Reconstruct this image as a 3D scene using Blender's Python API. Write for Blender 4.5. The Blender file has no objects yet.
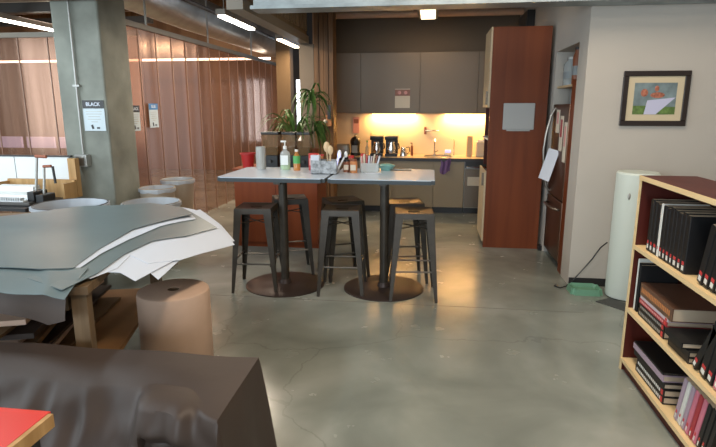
import bpy, bmesh, math, random
from math import sin, cos, pi, radians as R
from mathutils import Vector, Matrix, noise
random.seed(7)
SC = bpy.context.scene
COL = SC.collection

# ------------------------------------------------------------------ materials
def newmat(name):
    m = bpy.data.materials.new(name); m.use_nodes = True
    nt = m.node_tree; b = nt.nodes['Principled BSDF']
    return m, nt, b
def pm(name, col, rough=.5, metal=0, spec=.5, noise=0, nscale=8, bump=0, bscale=60, coat=0, alpha=1, trans=0, emit=None, estr=0, stretch=None):
    m, nt, b = newmat(name)
    b.inputs['Base Color'].default_value = (*col, 1)
    b.inputs['Roughness'].default_value = rough
    b.inputs['Metallic'].default_value = metal
    b.inputs['Specular IOR Level'].default_value = spec
    b.inputs['Coat Weight'].default_value = coat
    b.inputs['Alpha'].default_value = alpha
    b.inputs['Transmission Weight'].default_value = trans
    if emit:
        b.inputs['Emission Color'].default_value = (*emit, 1); b.inputs['Emission Strength'].default_value = estr
    tc = nt.nodes.new('ShaderNodeTexCoord'); src = tc.outputs['Object']
    if stretch:
        mp = nt.nodes.new('ShaderNodeMapping'); mp.inputs['Scale'].default_value = stretch
        nt.links.new(src, mp.inputs['Vector']); src = mp.outputs['Vector']
    if noise:
        n = nt.nodes.new('ShaderNodeTexNoise'); n.inputs['Scale'].default_value = nscale; n.inputs['Detail'].default_value = 6
        nt.links.new(src, n.inputs['Vector'])
        r = nt.nodes.new('ShaderNodeValToRGB')
        r.color_ramp.elements[0].position = .3; r.color_ramp.elements[1].position = .7
        r.color_ramp.elements[0].color = tuple(max(0, c*(1-noise)) for c in col)+(1,)
        r.color_ramp.elements[1].color = tuple(min(1, c*(1+noise)) for c in col)+(1,)
        nt.links.new(n.outputs['Fac'], r.inputs['Fac']); nt.links.new(r.outputs['Color'], b.inputs['Base Color'])
    if bump:
        n2 = nt.nodes.new('ShaderNodeTexNoise'); n2.inputs['Scale'].default_value = bscale; n2.inputs['Detail'].default_value = 4
        nt.links.new(src, n2.inputs['Vector'])
        bp = nt.nodes.new('ShaderNodeBump'); bp.inputs['Strength'].default_value = bump; bp.inputs['Distance'].default_value = .02
        nt.links.new(n2.outputs['Fac'], bp.inputs['Height']); nt.links.new(bp.outputs['Normal'], b.inputs['Normal'])
    return m
def wood(name, c1, c2, rough=.4, sc=(1, 1, .08), s=18, coat=0):
    m, nt, b = newmat(name)
    tc = nt.nodes.new('ShaderNodeTexCoord'); mp = nt.nodes.new('ShaderNodeMapping'); mp.inputs['Scale'].default_value = sc
    n = nt.nodes.new('ShaderNodeTexNoise'); n.inputs['Scale'].default_value = s; n.inputs['Detail'].default_value = 5; n.inputs['Distortion'].default_value = .6
    r = nt.nodes.new('ShaderNodeValToRGB'); r.color_ramp.elements[0].color = (*c1, 1); r.color_ramp.elements[1].color = (*c2, 1)
    b.inputs['Specular IOR Level'].default_value = .3; r.color_ramp.elements[0].position = .35; r.color_ramp.elements[1].position = .65
    nt.links.new(tc.outputs['Object'], mp.inputs[0]); nt.links.new(mp.outputs[0], n.inputs[0]); nt.links.new(n.outputs[0], r.inputs[0])
    nt.links.new(r.outputs[0], b.inputs['Base Color']); b.inputs['Roughness'].default_value = rough; b.inputs['Coat Weight'].default_value = coat
    return m
def floor_mat():
    m, nt, b = newmat('polished_concrete')
    tc = nt.nodes.new('ShaderNodeTexCoord')
    n = nt.nodes.new('ShaderNodeTexNoise'); n.inputs['Scale'].default_value = 1.3; n.inputs['Detail'].default_value = 4; n.inputs['Roughness'].default_value = .45; n.inputs['Distortion'].default_value = .8
    n2 = nt.nodes.new('ShaderNodeTexNoise'); n2.inputs['Scale'].default_value = 4; n2.inputs['Detail'].default_value = 4
    r = nt.nodes.new('ShaderNodeValToRGB')
    e = r.color_ramp.elements
    e[0].position = .30; e[0].color = (.155, .17, .15, 1); e[1].position = .75; e[1].color = (.35, .365, .33, 1)
    x = e.new(.52); x.color = (.235, .255, .225, 1)
    nt.links.new(tc.outputs['Object'], n.inputs[0]); nt.links.new(tc.outputs['Object'], n2.inputs[0])
    mix = nt.nodes.new('ShaderNodeMath'); mix.operation = 'MULTIPLY_ADD'; mix.inputs[1].default_value = .16
    sub = nt.nodes.new('ShaderNodeMath'); sub.operation = 'MULTIPLY_ADD'; sub.inputs[1].default_value = .84
    nt.links.new(n2.outputs[0], mix.inputs[0])
    nt.links.new(n.outputs[0], sub.inputs[0]); nt.links.new(sub.outputs[0], mix.inputs[2]); sub.inputs[2].default_value = 0
    nt.links.new(mix.outputs[0], r.inputs[0])
    # hairline cracks
    v = nt.nodes.new('ShaderNodeTexVoronoi'); v.feature = 'DISTANCE_TO_EDGE'; v.inputs['Scale'].default_value = .45
    nd = nt.nodes.new('ShaderNodeTexNoise'); nd.inputs['Scale'].default_value = 3; nd.inputs['Detail'].default_value = 6
    vm = nt.nodes.new('ShaderNodeVectorMath'); vm.operation = 'MULTIPLY_ADD'; vm.inputs[1].default_value = (.35,)*3
    nt.links.new(tc.outputs['Object'], nd.inputs[0]); nt.links.new(nd.outputs['Color'], vm.inputs[0]); nt.links.new(tc.outputs['Object'], vm.inputs[2])
    nt.links.new(vm.outputs[0], v.inputs['Vector'])
    lt = nt.nodes.new('ShaderNodeMath'); lt.operation = 'LESS_THAN'; lt.inputs[1].default_value = .0028
    nt.links.new(v.outputs[0], lt.inputs[0])
    sc = nt.nodes.new('ShaderNodeMath'); sc.operation = 'MULTIPLY'; sc.inputs[1].default_value = .22; nt.links.new(lt.outputs[0], sc.inputs[0])
    mx = nt.nodes.new('ShaderNodeMix'); mx.data_type = 'RGBA'
    nt.links.new(sc.outputs[0], mx.inputs[0]); nt.links.new(r.outputs[0], mx.inputs[6]); mx.inputs[7].default_value = (.07, .07, .055, 1)
    nt.links.new(mx.outputs[2], b.inputs['Base Color'])
    rr = nt.nodes.new('ShaderNodeMapRange'); rr.inputs[3].default_value = .10; rr.inputs[4].default_value = .36
    nt.links.new(n2.outputs[0], rr.inputs[0]); nt.links.new(rr.outputs[0], b.inputs['Roughness'])
    b.inputs['Specular IOR Level'].default_value = .6
    return m
def copper_mat():
    m, nt, b = newmat('copper_tinted_polycarbonate')
    tc = nt.nodes.new('ShaderNodeTexCoord'); mp = nt.nodes.new('ShaderNodeMapping'); mp.inputs['Scale'].default_value = (3.2, 3.2, .12)
    n = nt.nodes.new('ShaderNodeTexNoise'); n.inputs['Scale'].default_value = 1.5; n.inputs['Detail'].default_value = 5
    r = nt.nodes.new('ShaderNodeValToRGB'); e = r.color_ramp.elements
    e[0].position = .25; e[0].color = (.27, .15, .10, 1); e[1].position = .8; e[1].color = (.46, .28, .20, 1)
    nt.links.new(tc.outputs['Object'], mp.inputs[0]); nt.links.new(mp.outputs[0], n.inputs[0]); nt.links.new(n.outputs[0], r.inputs[0])
    nt.links.new(r.outputs[0], b.inputs['Base Color'])
    b.inputs['Metallic'].default_value = .75; b.inputs['Roughness'].default_value = .24
    n2 = nt.nodes.new('ShaderNodeTexNoise'); n2.inputs['Scale'].default_value = 4; nt.links.new(mp.outputs[0], n2.inputs[0])
    bp = nt.nodes.new('ShaderNodeBump'); bp.inputs['Strength'].default_value = .1; bp.inputs['Distance'].default_value = .02
    nt.links.new(n2.outputs[0], bp.inputs['Height']); nt.links.new(bp.outputs[0], b.inputs['Normal'])
    tr = nt.nodes.new('ShaderNodeBsdfTransparent'); tr.inputs[0].default_value = (.86, .62, .50, 1)
    mx = nt.nodes.new('ShaderNodeMixShader'); mx.inputs[0].default_value = .56
    out = nt.nodes['Material Output']
    nt.links.new(tr.outputs[0], mx.inputs[1]); nt.links.new(b.outputs[0], mx.inputs[2]); nt.links.new(mx.outputs[0], out.inputs[0])
    return m
def glassy(name, tint, mixf=.35, rough=.1):
    m, nt, b = newmat(name)
    b.inputs['Base Color'].default_value = (*tint, 1); b.inputs['Roughness'].default_value = rough
    tr = nt.nodes.new('ShaderNodeBsdfTransparent'); tr.inputs[0].default_value = tuple(.5+.5*c for c in tint)+(1,)
    mx = nt.nodes.new('ShaderNodeMixShader'); mx.inputs[0].default_value = mixf
    nt.links.new(tr.outputs[0], mx.inputs[1]); nt.links.new(b.outputs[0], mx.inputs[2]); nt.links.new(mx.outputs[0], nt.nodes['Material Output'].inputs[0])
    return m

M = dict(
 floor=floor_mat(), copper=copper_mat(),
 white_wall=pm('painted_white_plaster', (.45, .415, .37), .85, noise=.02, nscale=3),
 taupe=pm('taupe_paint', (.17, .135, .10), .8), ceil=wood('ceiling_deck', (.12, .085, .048), (.19, .14, .08), .8, (.1, 1, 1), 6),
 dark_steel=pm('dark_painted_steel', (.045, .042, .04), .5), black=pm('black_plastic', (.012, .012, .013), .4), baseb=pm('black_rubber_base', (.015, .014, .014), .6),
 beam=pm('galvanised_beam', (.30, .34, .35), .45, .5, noise=.25, nscale=5), duct=pm('silver_duct', (.55, .52, .46), .35, .8, noise=.15, nscale=4, bump=.3, bscale=9),
 concrete=pm('board_formed_concrete', (.205, .215, .185), .8, noise=.28, nscale=2.6, bump=.25, bscale=7),
 bulk=wood('ribbed_wood_panel', (.17, .12, .075), (.25, .185, .12), .7, (1, 6, .05), 5), post=wood('timber_post', (.10, .05, .02), (.20, .10, .04), .5, (3, 3, .05), 6),
 tan=pm('tan_paint', (.13, .08, .038), .7), brownwall=wood('brown_room_wall', (.20, .11, .06), (.34, .20, .11), .7, (1, 1, .03), 2.5),
 cab_up=pm('grey_cabinet_laminate', (.20, .16, .12), .5), cab_lo=pm('beige_cabinet_laminate', (.31, .25, .165), .45), counter=pm('speckled_counter', (.42, .34, .24), .3, noise=.2, nscale=60),
 cedge=pm('dark_counter_edge', (.025, .02, .018), .4), splash=pm('cream_backsplash', (.62, .52, .38), .45),
 mahog=wood('orange_brown_veneer', (.125, .026, .005), (.17, .038, .008), .5, (1, 1, .06), 9, .05), maple=pm('light_laminate', (.50, .40, .26), .5),
 redwood=wood('dark_red_laminate', (.055, .008, .005), (.08, .013, .008), .45, (1, 1, .08), 10, 0), mapledge=wood('maple_edge', (.66, .48, .25), (.74, .56, .31), .5, (1, .1, 1), 14),
 shelfback=pm('shelf_interior', (.09, .022, .014), .5),
 steel=pm('brushed_steel', (.30, .28, .25), .3, .9), chrome=pm('chrome', (.75, .75, .74), .14, 1), gun=pm('gunmetal_paint', (.042, .034, .025), .42, .2, noise=.2, nscale=14),
 basep=pm('dark_bronze_base', (.062, .043, .037), .42, .5), tabletop=pm('pale_grey_laminate', (.50, .58, .68), .25), tedge=pm('table_rubber_edge', (.03, .042, .05), .5),
 orangecab=wood('orange_veneer', (.17, .034, .008), (.215, .048, .012), .42, (1, 1, .06), 9), white=pm('white_plastic', (.72, .74, .74), .4), paper=pm('white_paper', (.60, .65, .74), .7), cream=pm('cream_paper', (.62, .56, .46), .8),
 pinkpaper=pm('pinkish_grey_paper', (.46, .40, .42), .8),
 dgsheet=pm('grey_paper_blue_sheen', (.125, .175, .19), .38, noise=.06, nscale=3, bump=.06, bscale=3), kraft=pm('kraft_paper', (.56, .39, .29), .7, noise=.05), kraft_in=pm('kraft_paper_core', (.14, .08, .04), .8),  # dark grey paper: bluish daylight sheen put into its base colour
 board=pm('brown_board', (.20, .115, .05), .75, noise=.15, nscale=6), legw=wood('table_leg_wood', (.13, .085, .045), (.21, .14, .08), .5),
 brownsheet=pm('brown_drape_paper', (.046, .030, .023), .55, noise=.1, nscale=3, bump=.15, bscale=4), redtop=pm('red_laminate', (.62, .03, .016), .35), ply=wood('plywood_edge', (.40, .23, .09), (.52, .32, .14), .6),
 liner=glassy('clear_bin_liner', (.72, .78, .86), .55, .3), wire=pm('grey_wire_mesh', (.33, .30, .26), .5, .3), bin_dark=pm('dark_bin_body', (.07, .065, .06), .5), bin_tan=pm('tan_bin_body', (.40, .32, .24), .6),
 lamp=pm('lamp_diffuser', (.9, .9, .85), .4, emit=(1, .93, .80), estr=9), lamp_warm=pm('warm_lamp_diffuser', (.9, .8, .6), .4, emit=(1, .80, .52), estr=2.6), lamp_dim=pm('dim_lamp', (.9, .8, .6), .4, emit=(1, .82, .6), estr=4),
 led=pm('under_cabinet_led', (1, .8, .4), .4, emit=(1, .62, .22), estr=9),
 lampcase=pm('lamp_case', (.21, .185, .15), .5), day=pm('daylit_pane', (.8, .9, 1), .2, emit=(.85, .92, 1), estr=3.2), far_line=pm('far_strip_lamp', (1, .9, .8), .2, emit=(1, .80, .66), estr=4.5),
 lav=pm('lavender_added_glow', (.62, .58, .80), .5, emit=(.42, .50, .95), estr=.45), blue=pm('sign_blue', (.06, .19, .42), .5), orange=pm('copper_orange', (.5, .16, .03), .4),  # lavender has an added glow, shared by sponge and spoon
 leaf=pm('green_leaf', (.075, .15, .028), .5, noise=.35, nscale=20), stemg=pm('plant_stem', (.12, .13, .04), .6), amber=glassy('amber_tinted_plastic', (.42, .26, .13), .30), beans=pm('coffee_beans', (.05, .022, .01), .6, noise=.4, nscale=70, bump=.5, bscale=90),
 red=pm('red_plastic', (.48, .025, .025), .4), clear=glassy('clear_plastic', (.75, .80, .80), .32), gel=glassy('green_gel', (.55, .85, .35), .55), lblwhite=pm('bottle_label_white', (.72, .76, .76), .5), green=pm('label_green', (.08, .36, .10), .5),
 amberliq=glassy('amber_liquid', (.65, .28, .08), .7), caddy=pm('marbled_grey_tin', (.28, .30, .32), .45, noise=.6, nscale=28), woodsp=pm('pale_wood', (.60, .44, .26), .6), spice=pm('spice_orange', (.50, .20, .07), .5), teal=pm('teal_glaze', (.22, .46, .43), .35),
 pink=pm('pink_card', (.62, .30, .28), .6), purple=pm('purple_cloth', (.16, .09, .22), .8), purifier=pm('pale_mint_plastic', (.56, .62, .57), .45), mat=pm('dark_slate_mat', (.045, .047, .045), .6), bowlg=pm('jade_plastic', (.12, .27, .18), .35),
 frameb=pm('dark_frame', (.018, .010, .008), .35), matb=pm('picture_mat', (.56, .47, .32), .8), bookb=pm('book_black', (.009, .009, .010), .42, spec=.35), bookw=pm('book_white', (.62, .62, .58), .5), bookr=pm('book_red', (.35, .03, .04), .45), bookbr=pm('book_brown', (.11, .055, .035), .3),
 pages=pm('book_pages', (.48, .38, .27), .8), tagred=pm('label_red', (.50, .04, .04), .5), tagwhite=pm('label_white', (.68, .66, .60), .6), bookm=pm('book_mauve', (.36, .27, .33), .5), bookp=pm('book_pink', (.55, .16, .22), .5), greyboard=pm('grey_white_board', (.40, .40, .39), .45),
 silver=pm('silver_enamel', (.36, .36, .34), .4, .4), dwsteel=pm('dim_dishwasher_steel', (.16, .13, .10), .4, .6), steel_refl=pm('steel_painted_reflection', (.16, .095, .065), .3, .8), comb=pm('comb_teeth', (.55, .58, .60), .4), brownj=pm('jar_brown', (.22, .07, .03), .4),  # fridge steel: brown reflection of the cabinet put into its colour
)
M['shelfply'] = pm('orange_brown_board', (.40, .20, .075), .65, noise=.08)
M['jointm'] = pm('floor_joint', (.11, .105, .085), .7)
M['gripbrown'] = pm('brown_grip', (.30, .09, .045), .5)
# ------------------------------------------------------------------ mesh builder
class MB:
    def __init__(s): s.bm = bmesh.new()
    def _ap(s, ret, mat):
        bmesh.ops.transform(s.bm, matrix=mat, verts=ret); return s
    def box(s, x0, x1, y0, y1, z0, z1, rz=0, rot=None):
        v = bmesh.ops.create_cube(s.bm, size=1)['verts']
        c = Vector(((x0+x1)/2, (y0+y1)/2, (z0+z1)/2))
        m = Matrix.Translation(c) @ (rot if rot is not None else Matrix.Rotation(rz, 4, 'Z')) @ Matrix.Diagonal((x1-x0, y1-y0, z1-z0, 1))
        return s._ap(v, m)
    def cone(s, p0, p1, r0, r1=None, n=20, caps=True):
        p0 = Vector(p0); p1 = Vector(p1); r1 = r0 if r1 is None else r1; d = p1-p0
        v = bmesh.ops.create_cone(s.bm, cap_ends=caps, segments=n, radius1=r0, radius2=r1, depth=d.length)['verts']
        q = Vector((0, 0, 1)).rotation_difference(d).to_matrix().to_4x4()
        return s._ap(v, Matrix.Translation((p0+p1)/2) @ q)
    def sph(s, c, r, sc=(1, 1, 1), n=16):
        v = bmesh.ops.create_uvsphere(s.bm, u_segments=n, v_segments=n//2+2, radius=r)['verts']
        return s._ap(v, Matrix.Translation(c) @ Matrix.Diagonal((*sc, 1)))
    def lathe(s, prof, c=(0, 0, 0), n=32, sx=1, sy=1):
        rings = []
        for r, z in prof:
            if r <= 1e-6: rings.append([s.bm.verts.new((c[0], c[1], c[2]+z))])
            else: rings.append([s.bm.verts.new((c[0]+r*sx*cos(2*pi*i/n), c[1]+r*sy*sin(2*pi*i/n), c[2]+z)) for i in range(n)])
        for a, b in zip(rings, rings[1:]):
            for i in range(n):
                j = (i+1) % n
                if len(a) == 1 and len(b) == 1: continue
                if len(a) == 1: s.bm.faces.new((a[0], b[i], b[j]))
                elif len(b) == 1: s.bm.faces.new((a[i], a[j], b[0]))
                else: s.bm.faces.new((a[i], a[j], b[j], b[i]))
        return s
    def tube(s, pts, r, n=8, r1=None):
        pts = [Vector(p) for p in pts]; rings = []
        for k, p in enumerate(pts):
            t = (pts[min(k+1, len(pts)-1)]-pts[max(k-1, 0)]).normalized()
            up = Vector((0, 0, 1)) if abs(t.z) < .9 else Vector((1, 0, 0))
            a = t.cross(up).normalized(); b = t.cross(a)
            rr = r if r1 is None else r+(r1-r)*k/(len(pts)-1)
            rings.append([s.bm.verts.new(p+(a*cos(2*pi*i/n)+b*sin(2*pi*i/n))*rr) for i in range(n)])
        for a, b in zip(rings, rings[1:]):
            for i in range(n): s.bm.faces.new((a[i], a[(i+1) % n], b[(i+1) % n], b[i]))
        s.bm.faces.new(rings[0][::-1]); s.bm.faces.new(rings[-1]); return s
    def prism(s, poly, z0, z1, fn=None):
        a = [s.bm.verts.new((x, y, z0)) for x, y in poly]; b = [s.bm.verts.new((x, y, z1)) for x, y in poly]; n = len(poly)
        s.bm.faces.new(a[::-1]); s.bm.faces.new(b)
        for i in range(n): s.bm.faces.new((a[i], a[(i+1) % n], b[(i+1) % n], b[i]))
        return s
    def hexa(s, q):   # 8 points: bottom 4, top 4
        v = [s.bm.verts.new(p) for p in q]
        for f in ((3, 2, 1, 0), (4, 5, 6, 7), (0, 1, 5, 4), (1, 2, 6, 5), (2, 3, 7, 6), (3, 0, 4, 7)): s.bm.faces.new([v[i] for i in f])
        return s
    def grid(s, f, nu, nv, th=.003):
        top = [[s.bm.verts.new(f(u/nu, v/nv)) for v in range(nv+1)] for u in range(nu+1)]
        for u in range(nu):
            for v in range(nv): s.bm.faces.new((top[u][v], top[u+1][v], top[u+1][v+1], top[u][v+1]))
        if th:
            bmesh.ops.recalc_face_normals(s.bm, faces=s.bm.faces[:])
            bmesh.ops.solidify(s.bm, geom=s.bm.faces[:], thickness=th)
        return s
    def bevel(s, w, seg=2):
        bmesh.ops.bevel(s.bm, geom=[e for e in s.bm.edges if len(e.link_faces) == 2 and e.calc_face_angle(0) > .6], offset=w, segments=seg, affect='EDGES', profile=.5); return s
    def build(s, name, mat, parent=None, smooth=False, fix=True):
        if fix: bmesh.ops.recalc_face_normals(s.bm, faces=s.bm.faces[:])
        me = bpy.data.meshes.new(name); s.bm.to_mesh(me); s.bm.free()
        me.materials.append(M[mat] if isinstance(mat, str) else mat)
        if smooth:
            me.polygons.foreach_set('use_smooth', [True]*len(me.polygons))
            try: me.set_sharp_from_angle(angle=R(38))
            except Exception: pass
        o = bpy.data.objects.new(name, me); COL.objects.link(o)
        if parent is not None: o.parent = parent
        return o
def tag(o, label=None, cat=None, group=None, kind=None):
    if label: o['label'] = label
    if cat: o['category'] = cat
    if group: o['group'] = group
    if kind: o['kind'] = kind
    return o
def thing(name, label, cat, loc=(0, 0, 0), rz=0, group=None):
    o = bpy.data.objects.new(name, None); COL.objects.link(o); o.empty_display_size = .1
    o.location = loc; o.rotation_euler = (0, 0, rz); return tag(o, label, cat, group)
def struct(name, mb, mat, **k): return tag(mb.build(name, mat, **k), kind='structure')
def dup(root, loc, rz, label):
    r = root.copy(); COL.objects.link(r); r.location = loc; r.rotation_euler = (0, 0, rz); r['label'] = label
    for ch in [c for c in bpy.data.objects if c.parent == root]:
        c = ch.copy(); COL.objects.link(c); c.parent = r
        for g in [q for q in bpy.data.objects if q.parent == ch]:
            d = g.copy(); COL.objects.link(d); d.parent = c
    return r
def text(name, s, size, mat, loc, rot, parent=None, ext=.0008, align='CENTER'):
    cu = bpy.data.curves.new(name, 'FONT'); cu.body = s; cu.size = size; cu.extrude = ext; cu.align_x = align; cu.align_y = 'CENTER'; cu.offset = size*.02
    o = bpy.data.objects.new(name, cu); COL.objects.link(o)
    bpy.context.view_layer.update()
    me = bpy.data.meshes.new_from_object(o); bpy.data.objects.remove(o)
    me.materials.append(M[mat]); ob = bpy.data.objects.new(name, me); COL.objects.link(ob)
    ob.location = loc; ob.rotation_euler = rot
    if parent is not None: ob.parent = parent
    return ob

# ================================================================== SETTING
struct('floor', MB().box(-13, 3.4, -4.2, 14.2, -.12, 0), 'floor')
struct('ceiling', MB().box(-13, 3.4, -4.2, 14.2, 4.1, 4.2), 'ceil')
# painted wall with the picture, corner at X=1.34 Y=5.13
b = MB().box(1.34, 3.4, 5.13, 5.43, 0, 4.1)
b.box(1.34, 1.50, 6.37, 9.3, 0, 4.1); b.box(1.34, 1.50, 5.43, 6.37, 2.26, 4.1); b.box(2.2, 2.3, 5.43, 6.9, 0, 4.1); b.box(1.50, 2.2, 6.38, 6.48, 0, 2.3); b.box(1.5, 2.2, 5.43, 6.38, 2.26, 2.33)
struct('wall_right', b, 'white_wall')
struct('baseboard_right', MB().box(1.345, 3.3, 5.115, 5.129, 0, .075), 'baseb')
struct('wall_side', MB().box(3.3, 3.4, -4.2, 5.13, 0, 4.1), 'white_wall')
# kitchen back wall
struct('wall_kitchen', MB().box(-1.72, 1.34, 9.2, 9.3, 0, 4.1), 'taupe')
struct('wall_partition', MB().box(-1.78, -1.68, 8.15, 9.3, 0, 4.1), 'brownwall')
struct('wall_front', MB().box(-13, 3.4, -4.2, -4.1, 0, .9).box(-13, 3.4, -4.2, -4.1, 3.1, 4.1).box(-7, -5.2, -4.2, -4.1, .9, 3.1).box(-2.4, -1.9, -4.2, -4.1, .9, 3.1).box(1.2, 3.4, -4.2, -4.1, .9, 3.1).box(-13, -10, -4.2, -4.1, .9, 3.1), 'white_wall')
struct('wall_left', MB().box(-13, -12.9, -4.2, 14.2, 0, 4.1), 'brownwall')
struct('wall_side_left', MB().box(-7.1, -7, -4.1, 6.5, 0, .9).box(-7.1, -7, -4.1, 6.5, 3, 4.1).box(-7.1, -7, -4.1, -1, .9, 3).box(-7.1, -7, 4.5, 6.5, .9, 3), 'white_wall')
f = MB()
for yy in (-1, .8, 2.6, 4.44): f.box(-7.08, -7.02, yy, yy+.06, .9, 3)
f.box(-7.08, -7.02, -1, 4.5, .9, .96).box(-7.08, -7.02, -1, 4.5, 2.94, 3)
struct('window_5', f, 'dark_steel')
struct('wall_back', MB().box(-13, -1.72, 14.1, 14.2, 0, 4.1), 'brownwall')
struct('wall_corridor', MB().box(-3.4, -3.14, 12.5, 12.6, 0, 4.1).box(-2.9, -1.6, 12.5, 12.6, 0, 4.1).box(-3.14, -2.9, 12.5, 12.6, 0, .9).box(-3.14, -2.9, 12.5, 12.6, 2.3, 4.1), 'dark_steel')
w = struct('window_1', MB().box(-3.14, -2.9, 12.54, 12.56, .9, 2.3), 'day')
for k, (x0, x1) in enumerate(((-10, -7), (-5.2, -2.4), (-1.9, 1.2))):
    f = MB()
    for xx in (x0, (x0+x1)/2-.03, x1-.06): f.box(xx, xx+.06, -4.18, -4.12, .9, 3.1)
    f.box(x0, x1, -4.18, -4.12, .9, .96).box(x0, x1, -4.18, -4.12, 3.04, 3.1)
    struct('window_%d' % (k+2), f, 'dark_steel')

# copper-tinted translucent partition walls: corrugated sheets, battens and top rail
def sheets(name, p0, p1, z1, n, label):
    t = MB(); p0 = Vector(p0); p1 = Vector(p1); d = (p1-p0); L = d.length; d.normalize(); nn = Vector((-d.y, d.x, 0))
    steps = int(L/.06)
    def f(u, v):
        s = u*L; ph = s/ (L/n) % 1
        off = .005*sin(pi*s/(L/n))**2+.003*(1+sin(s*1.7+1))+.0008*sin(s*19)
        return p0+d*s+nn*off*(-1 if name == 'wall_copper' else -1)+Vector((0, 0, .02+v*(z1-.02)))
    t.grid(f, steps, 1, 0)
    w = struct(name, t, 'copper', smooth=True)
    r = MB()
    q = p0+d*L/2
    ang = math.atan2(d.y, d.x)
    r.box(q.x-L/2, q.x+L/2, q.y-.03, q.y+.03, z1, z1+.06, rz=ang)
    struct('trim_'+('1' if name == 'wall_copper' else '2'), r, 'lampcase')
    bt = MB()
    for k in range(n+1):
        p = p0+d*(L*k/n)
        bt.box(p.x-.006, p.x+.006, p.y-.006, p.y+.006, 0, z1)
    struct('trim_'+('3' if name == 'wall_copper' else '4'), bt, 'cop_batten')
M['cop_batten'] = pm('copper_batten', (.36, .23, .17), .5, .4)
sheets('wall_copper', (-3.55, 12.35, 0), (-3.55, 5.95, 0), 2.60, 15, '')
sheets('wall_enclosure', (-3.62, 6.55, 0), (-9.5, 6.55, 0), 2.54, 14, '')

# room beyond the translucent panels
tag(MB().box(-11.5, -3.9, 13.0, 13.05, 2.80, 2.85).build('strip_lamp', 'far_line'), 'long glowing strip lamp seen as a bright line through the copper panels', 'lamp')
for k in range(5):
    x = -8.6+k*.62
    if k in (0, 3, 6): cab = 1
    t = thing('desk_divider', 'pale lavender desk divider with added glow behind the left copper panel', 'screen', (x, 8.6, 0), 0, 'pale dividers behind the left copper panels')  # dividers given their own glow so they show through the panels
    MB().box(-.26, .26, -.02, .02, .98, 1.17).build('panel', 'lav', t); MB().box(-.02, .02, -.02, .02, .0, .98).build('leg', 'steel', t)

struct('trim_7', MB().box(-2.5, 1.3, 4.395, 4.401, 0, .0008), 'jointm')
# column
t = MB().box(-3.95, -3.42, 5.40, 5.93, 0, 4.1).bevel(.02, 2)
struct('pillar', t, 'concrete')
t = thing('electrical_box', 'grey electrical box with conduit running up the concrete column', 'electrical box', (-3.73, 5.4, 1.1))
MB().box(-.07, .07, -.085, -.003, -.06, .07).bevel(.006).build('box', 'silver', t)
MB().box(-.045, .045, -.092, -.086, -.045, .05).build('cover', 'steel', t)
MB().cone((0, -.025, .07), (.015, -.025, 2.98), .011, n=10).build('conduit', 'silver', t)
MB().box(-.03, .045, -.04, -.003, .78, .80).build('strap', 'silver', t)

def sign(name, label, loc, rz, w, h, head, word, hd):
    t = thing(name, label, 'sign', loc, rz)
    MB().box(-w/2, w/2, -.006, 0, -h/2, h/2).build('board', 'lblwhite_s', t)
    MB().box(-w/2, w/2, -.009, -.0062, h/2-hd, h/2).build('header', head, t)
    text('lettering', word, hd*.62, 'paper', (0, -.0098, h/2-hd/2), (pi/2, 0, 0), t)
    tx = MB()
    for k, ww in enumerate((.75, .72, .55, .62, .3)):
        z = h/2-hd-.03-k*h*.085
        tx.box(-w*ww/2, w*ww/2, -.0075, -.0062, z-.004, z+.002)
    tx.build('text_lines', 'silver', t)
    ic = MB(); ic.box(-.04, -.015, -.0085, -.0062, -h/2+.02, -h/2+.065, rot=Matrix.Rotation(-.3, 4, 'Y')); ic.box(.02, .055, -.0085, -.0062, -h/2+.022, -h/2+.04); ic.build('icon', 'black', t)
    return t
M['lblwhite_s'] = pm('sign_white', (.50, .58, .62), .4)
sign('waste_sign', 'white sign headed BLACK on the concrete column face', (-3.57, 5.398, 1.58), 0, .245, .32, 'black', 'BLACK', .085)
sign('waste_sign', 'narrow white sign with blue header on the copper wall', (-3.53, 6.57, 1.565), pi/2, .22, .30, 'blue', 'BLUE', .075)
sign('waste_sign', 'black-headed sign on copper wall half hidden by the column', (-3.53, 6.13, 1.54), pi/2, .20, .30, 'black', 'BLACK', .08)

# ---------------- ceiling: beams, ducts, lamps
struct('ceiling_beam', MB().box(-1.62, 3.3, 4.95, 5.0, 2.54, 3.0).box(-1.62, 3.3, 4.85, 5.1, 2.515, 2.545), 'beam')
struct('trim_5', MB().box(-12, -1.94, 5.1, 5.3, 2.72, 3.0), 'bulk')
b = MB().box(-1.88, -1.80, 5.1, 7.85, 2.66, 3.5)
for k in range(18): b.box(-1.80, -1.775, 5.15+k*.15, 5.22+k*.15, 2.72, 3.5)
struct('bulkhead', b, 'bulk')
struct('trim_6', MB().box(-1.93, -1.77, 5.1, 7.85, 2.56, 2.66), 'lampcase')
struct('ceiling_kitchen', MB().box(-1.7, 1.34, 5.1, 9.2, 3.35, 3.45), 'taupe')
b = MB()
for i, x in enumerate((-1.70, -1.63, -1.56, -1.49)): b.box(x, x+.064, 7.86+.01*(i % 2), 8.14, 0, 3.34)
tag(b.build('timber_post', 'post'), 'warm brown timber post at the left end of the kitchen cabinets', 'post')
tag(MB().box(-1.93, -1.71, 7.90, 8.12, 0, 2.56).bevel(.01).build('grey_post', 'taupe'), 'dull grey-brown post behind the trailing plant', 'post')
tag(MB().box(-2.88, -2.62, 10.0, 10.24, 0, 4.1).build('tan_post', 'tan'), 'warm tan post just past the copper wall end', 'post')
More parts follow.
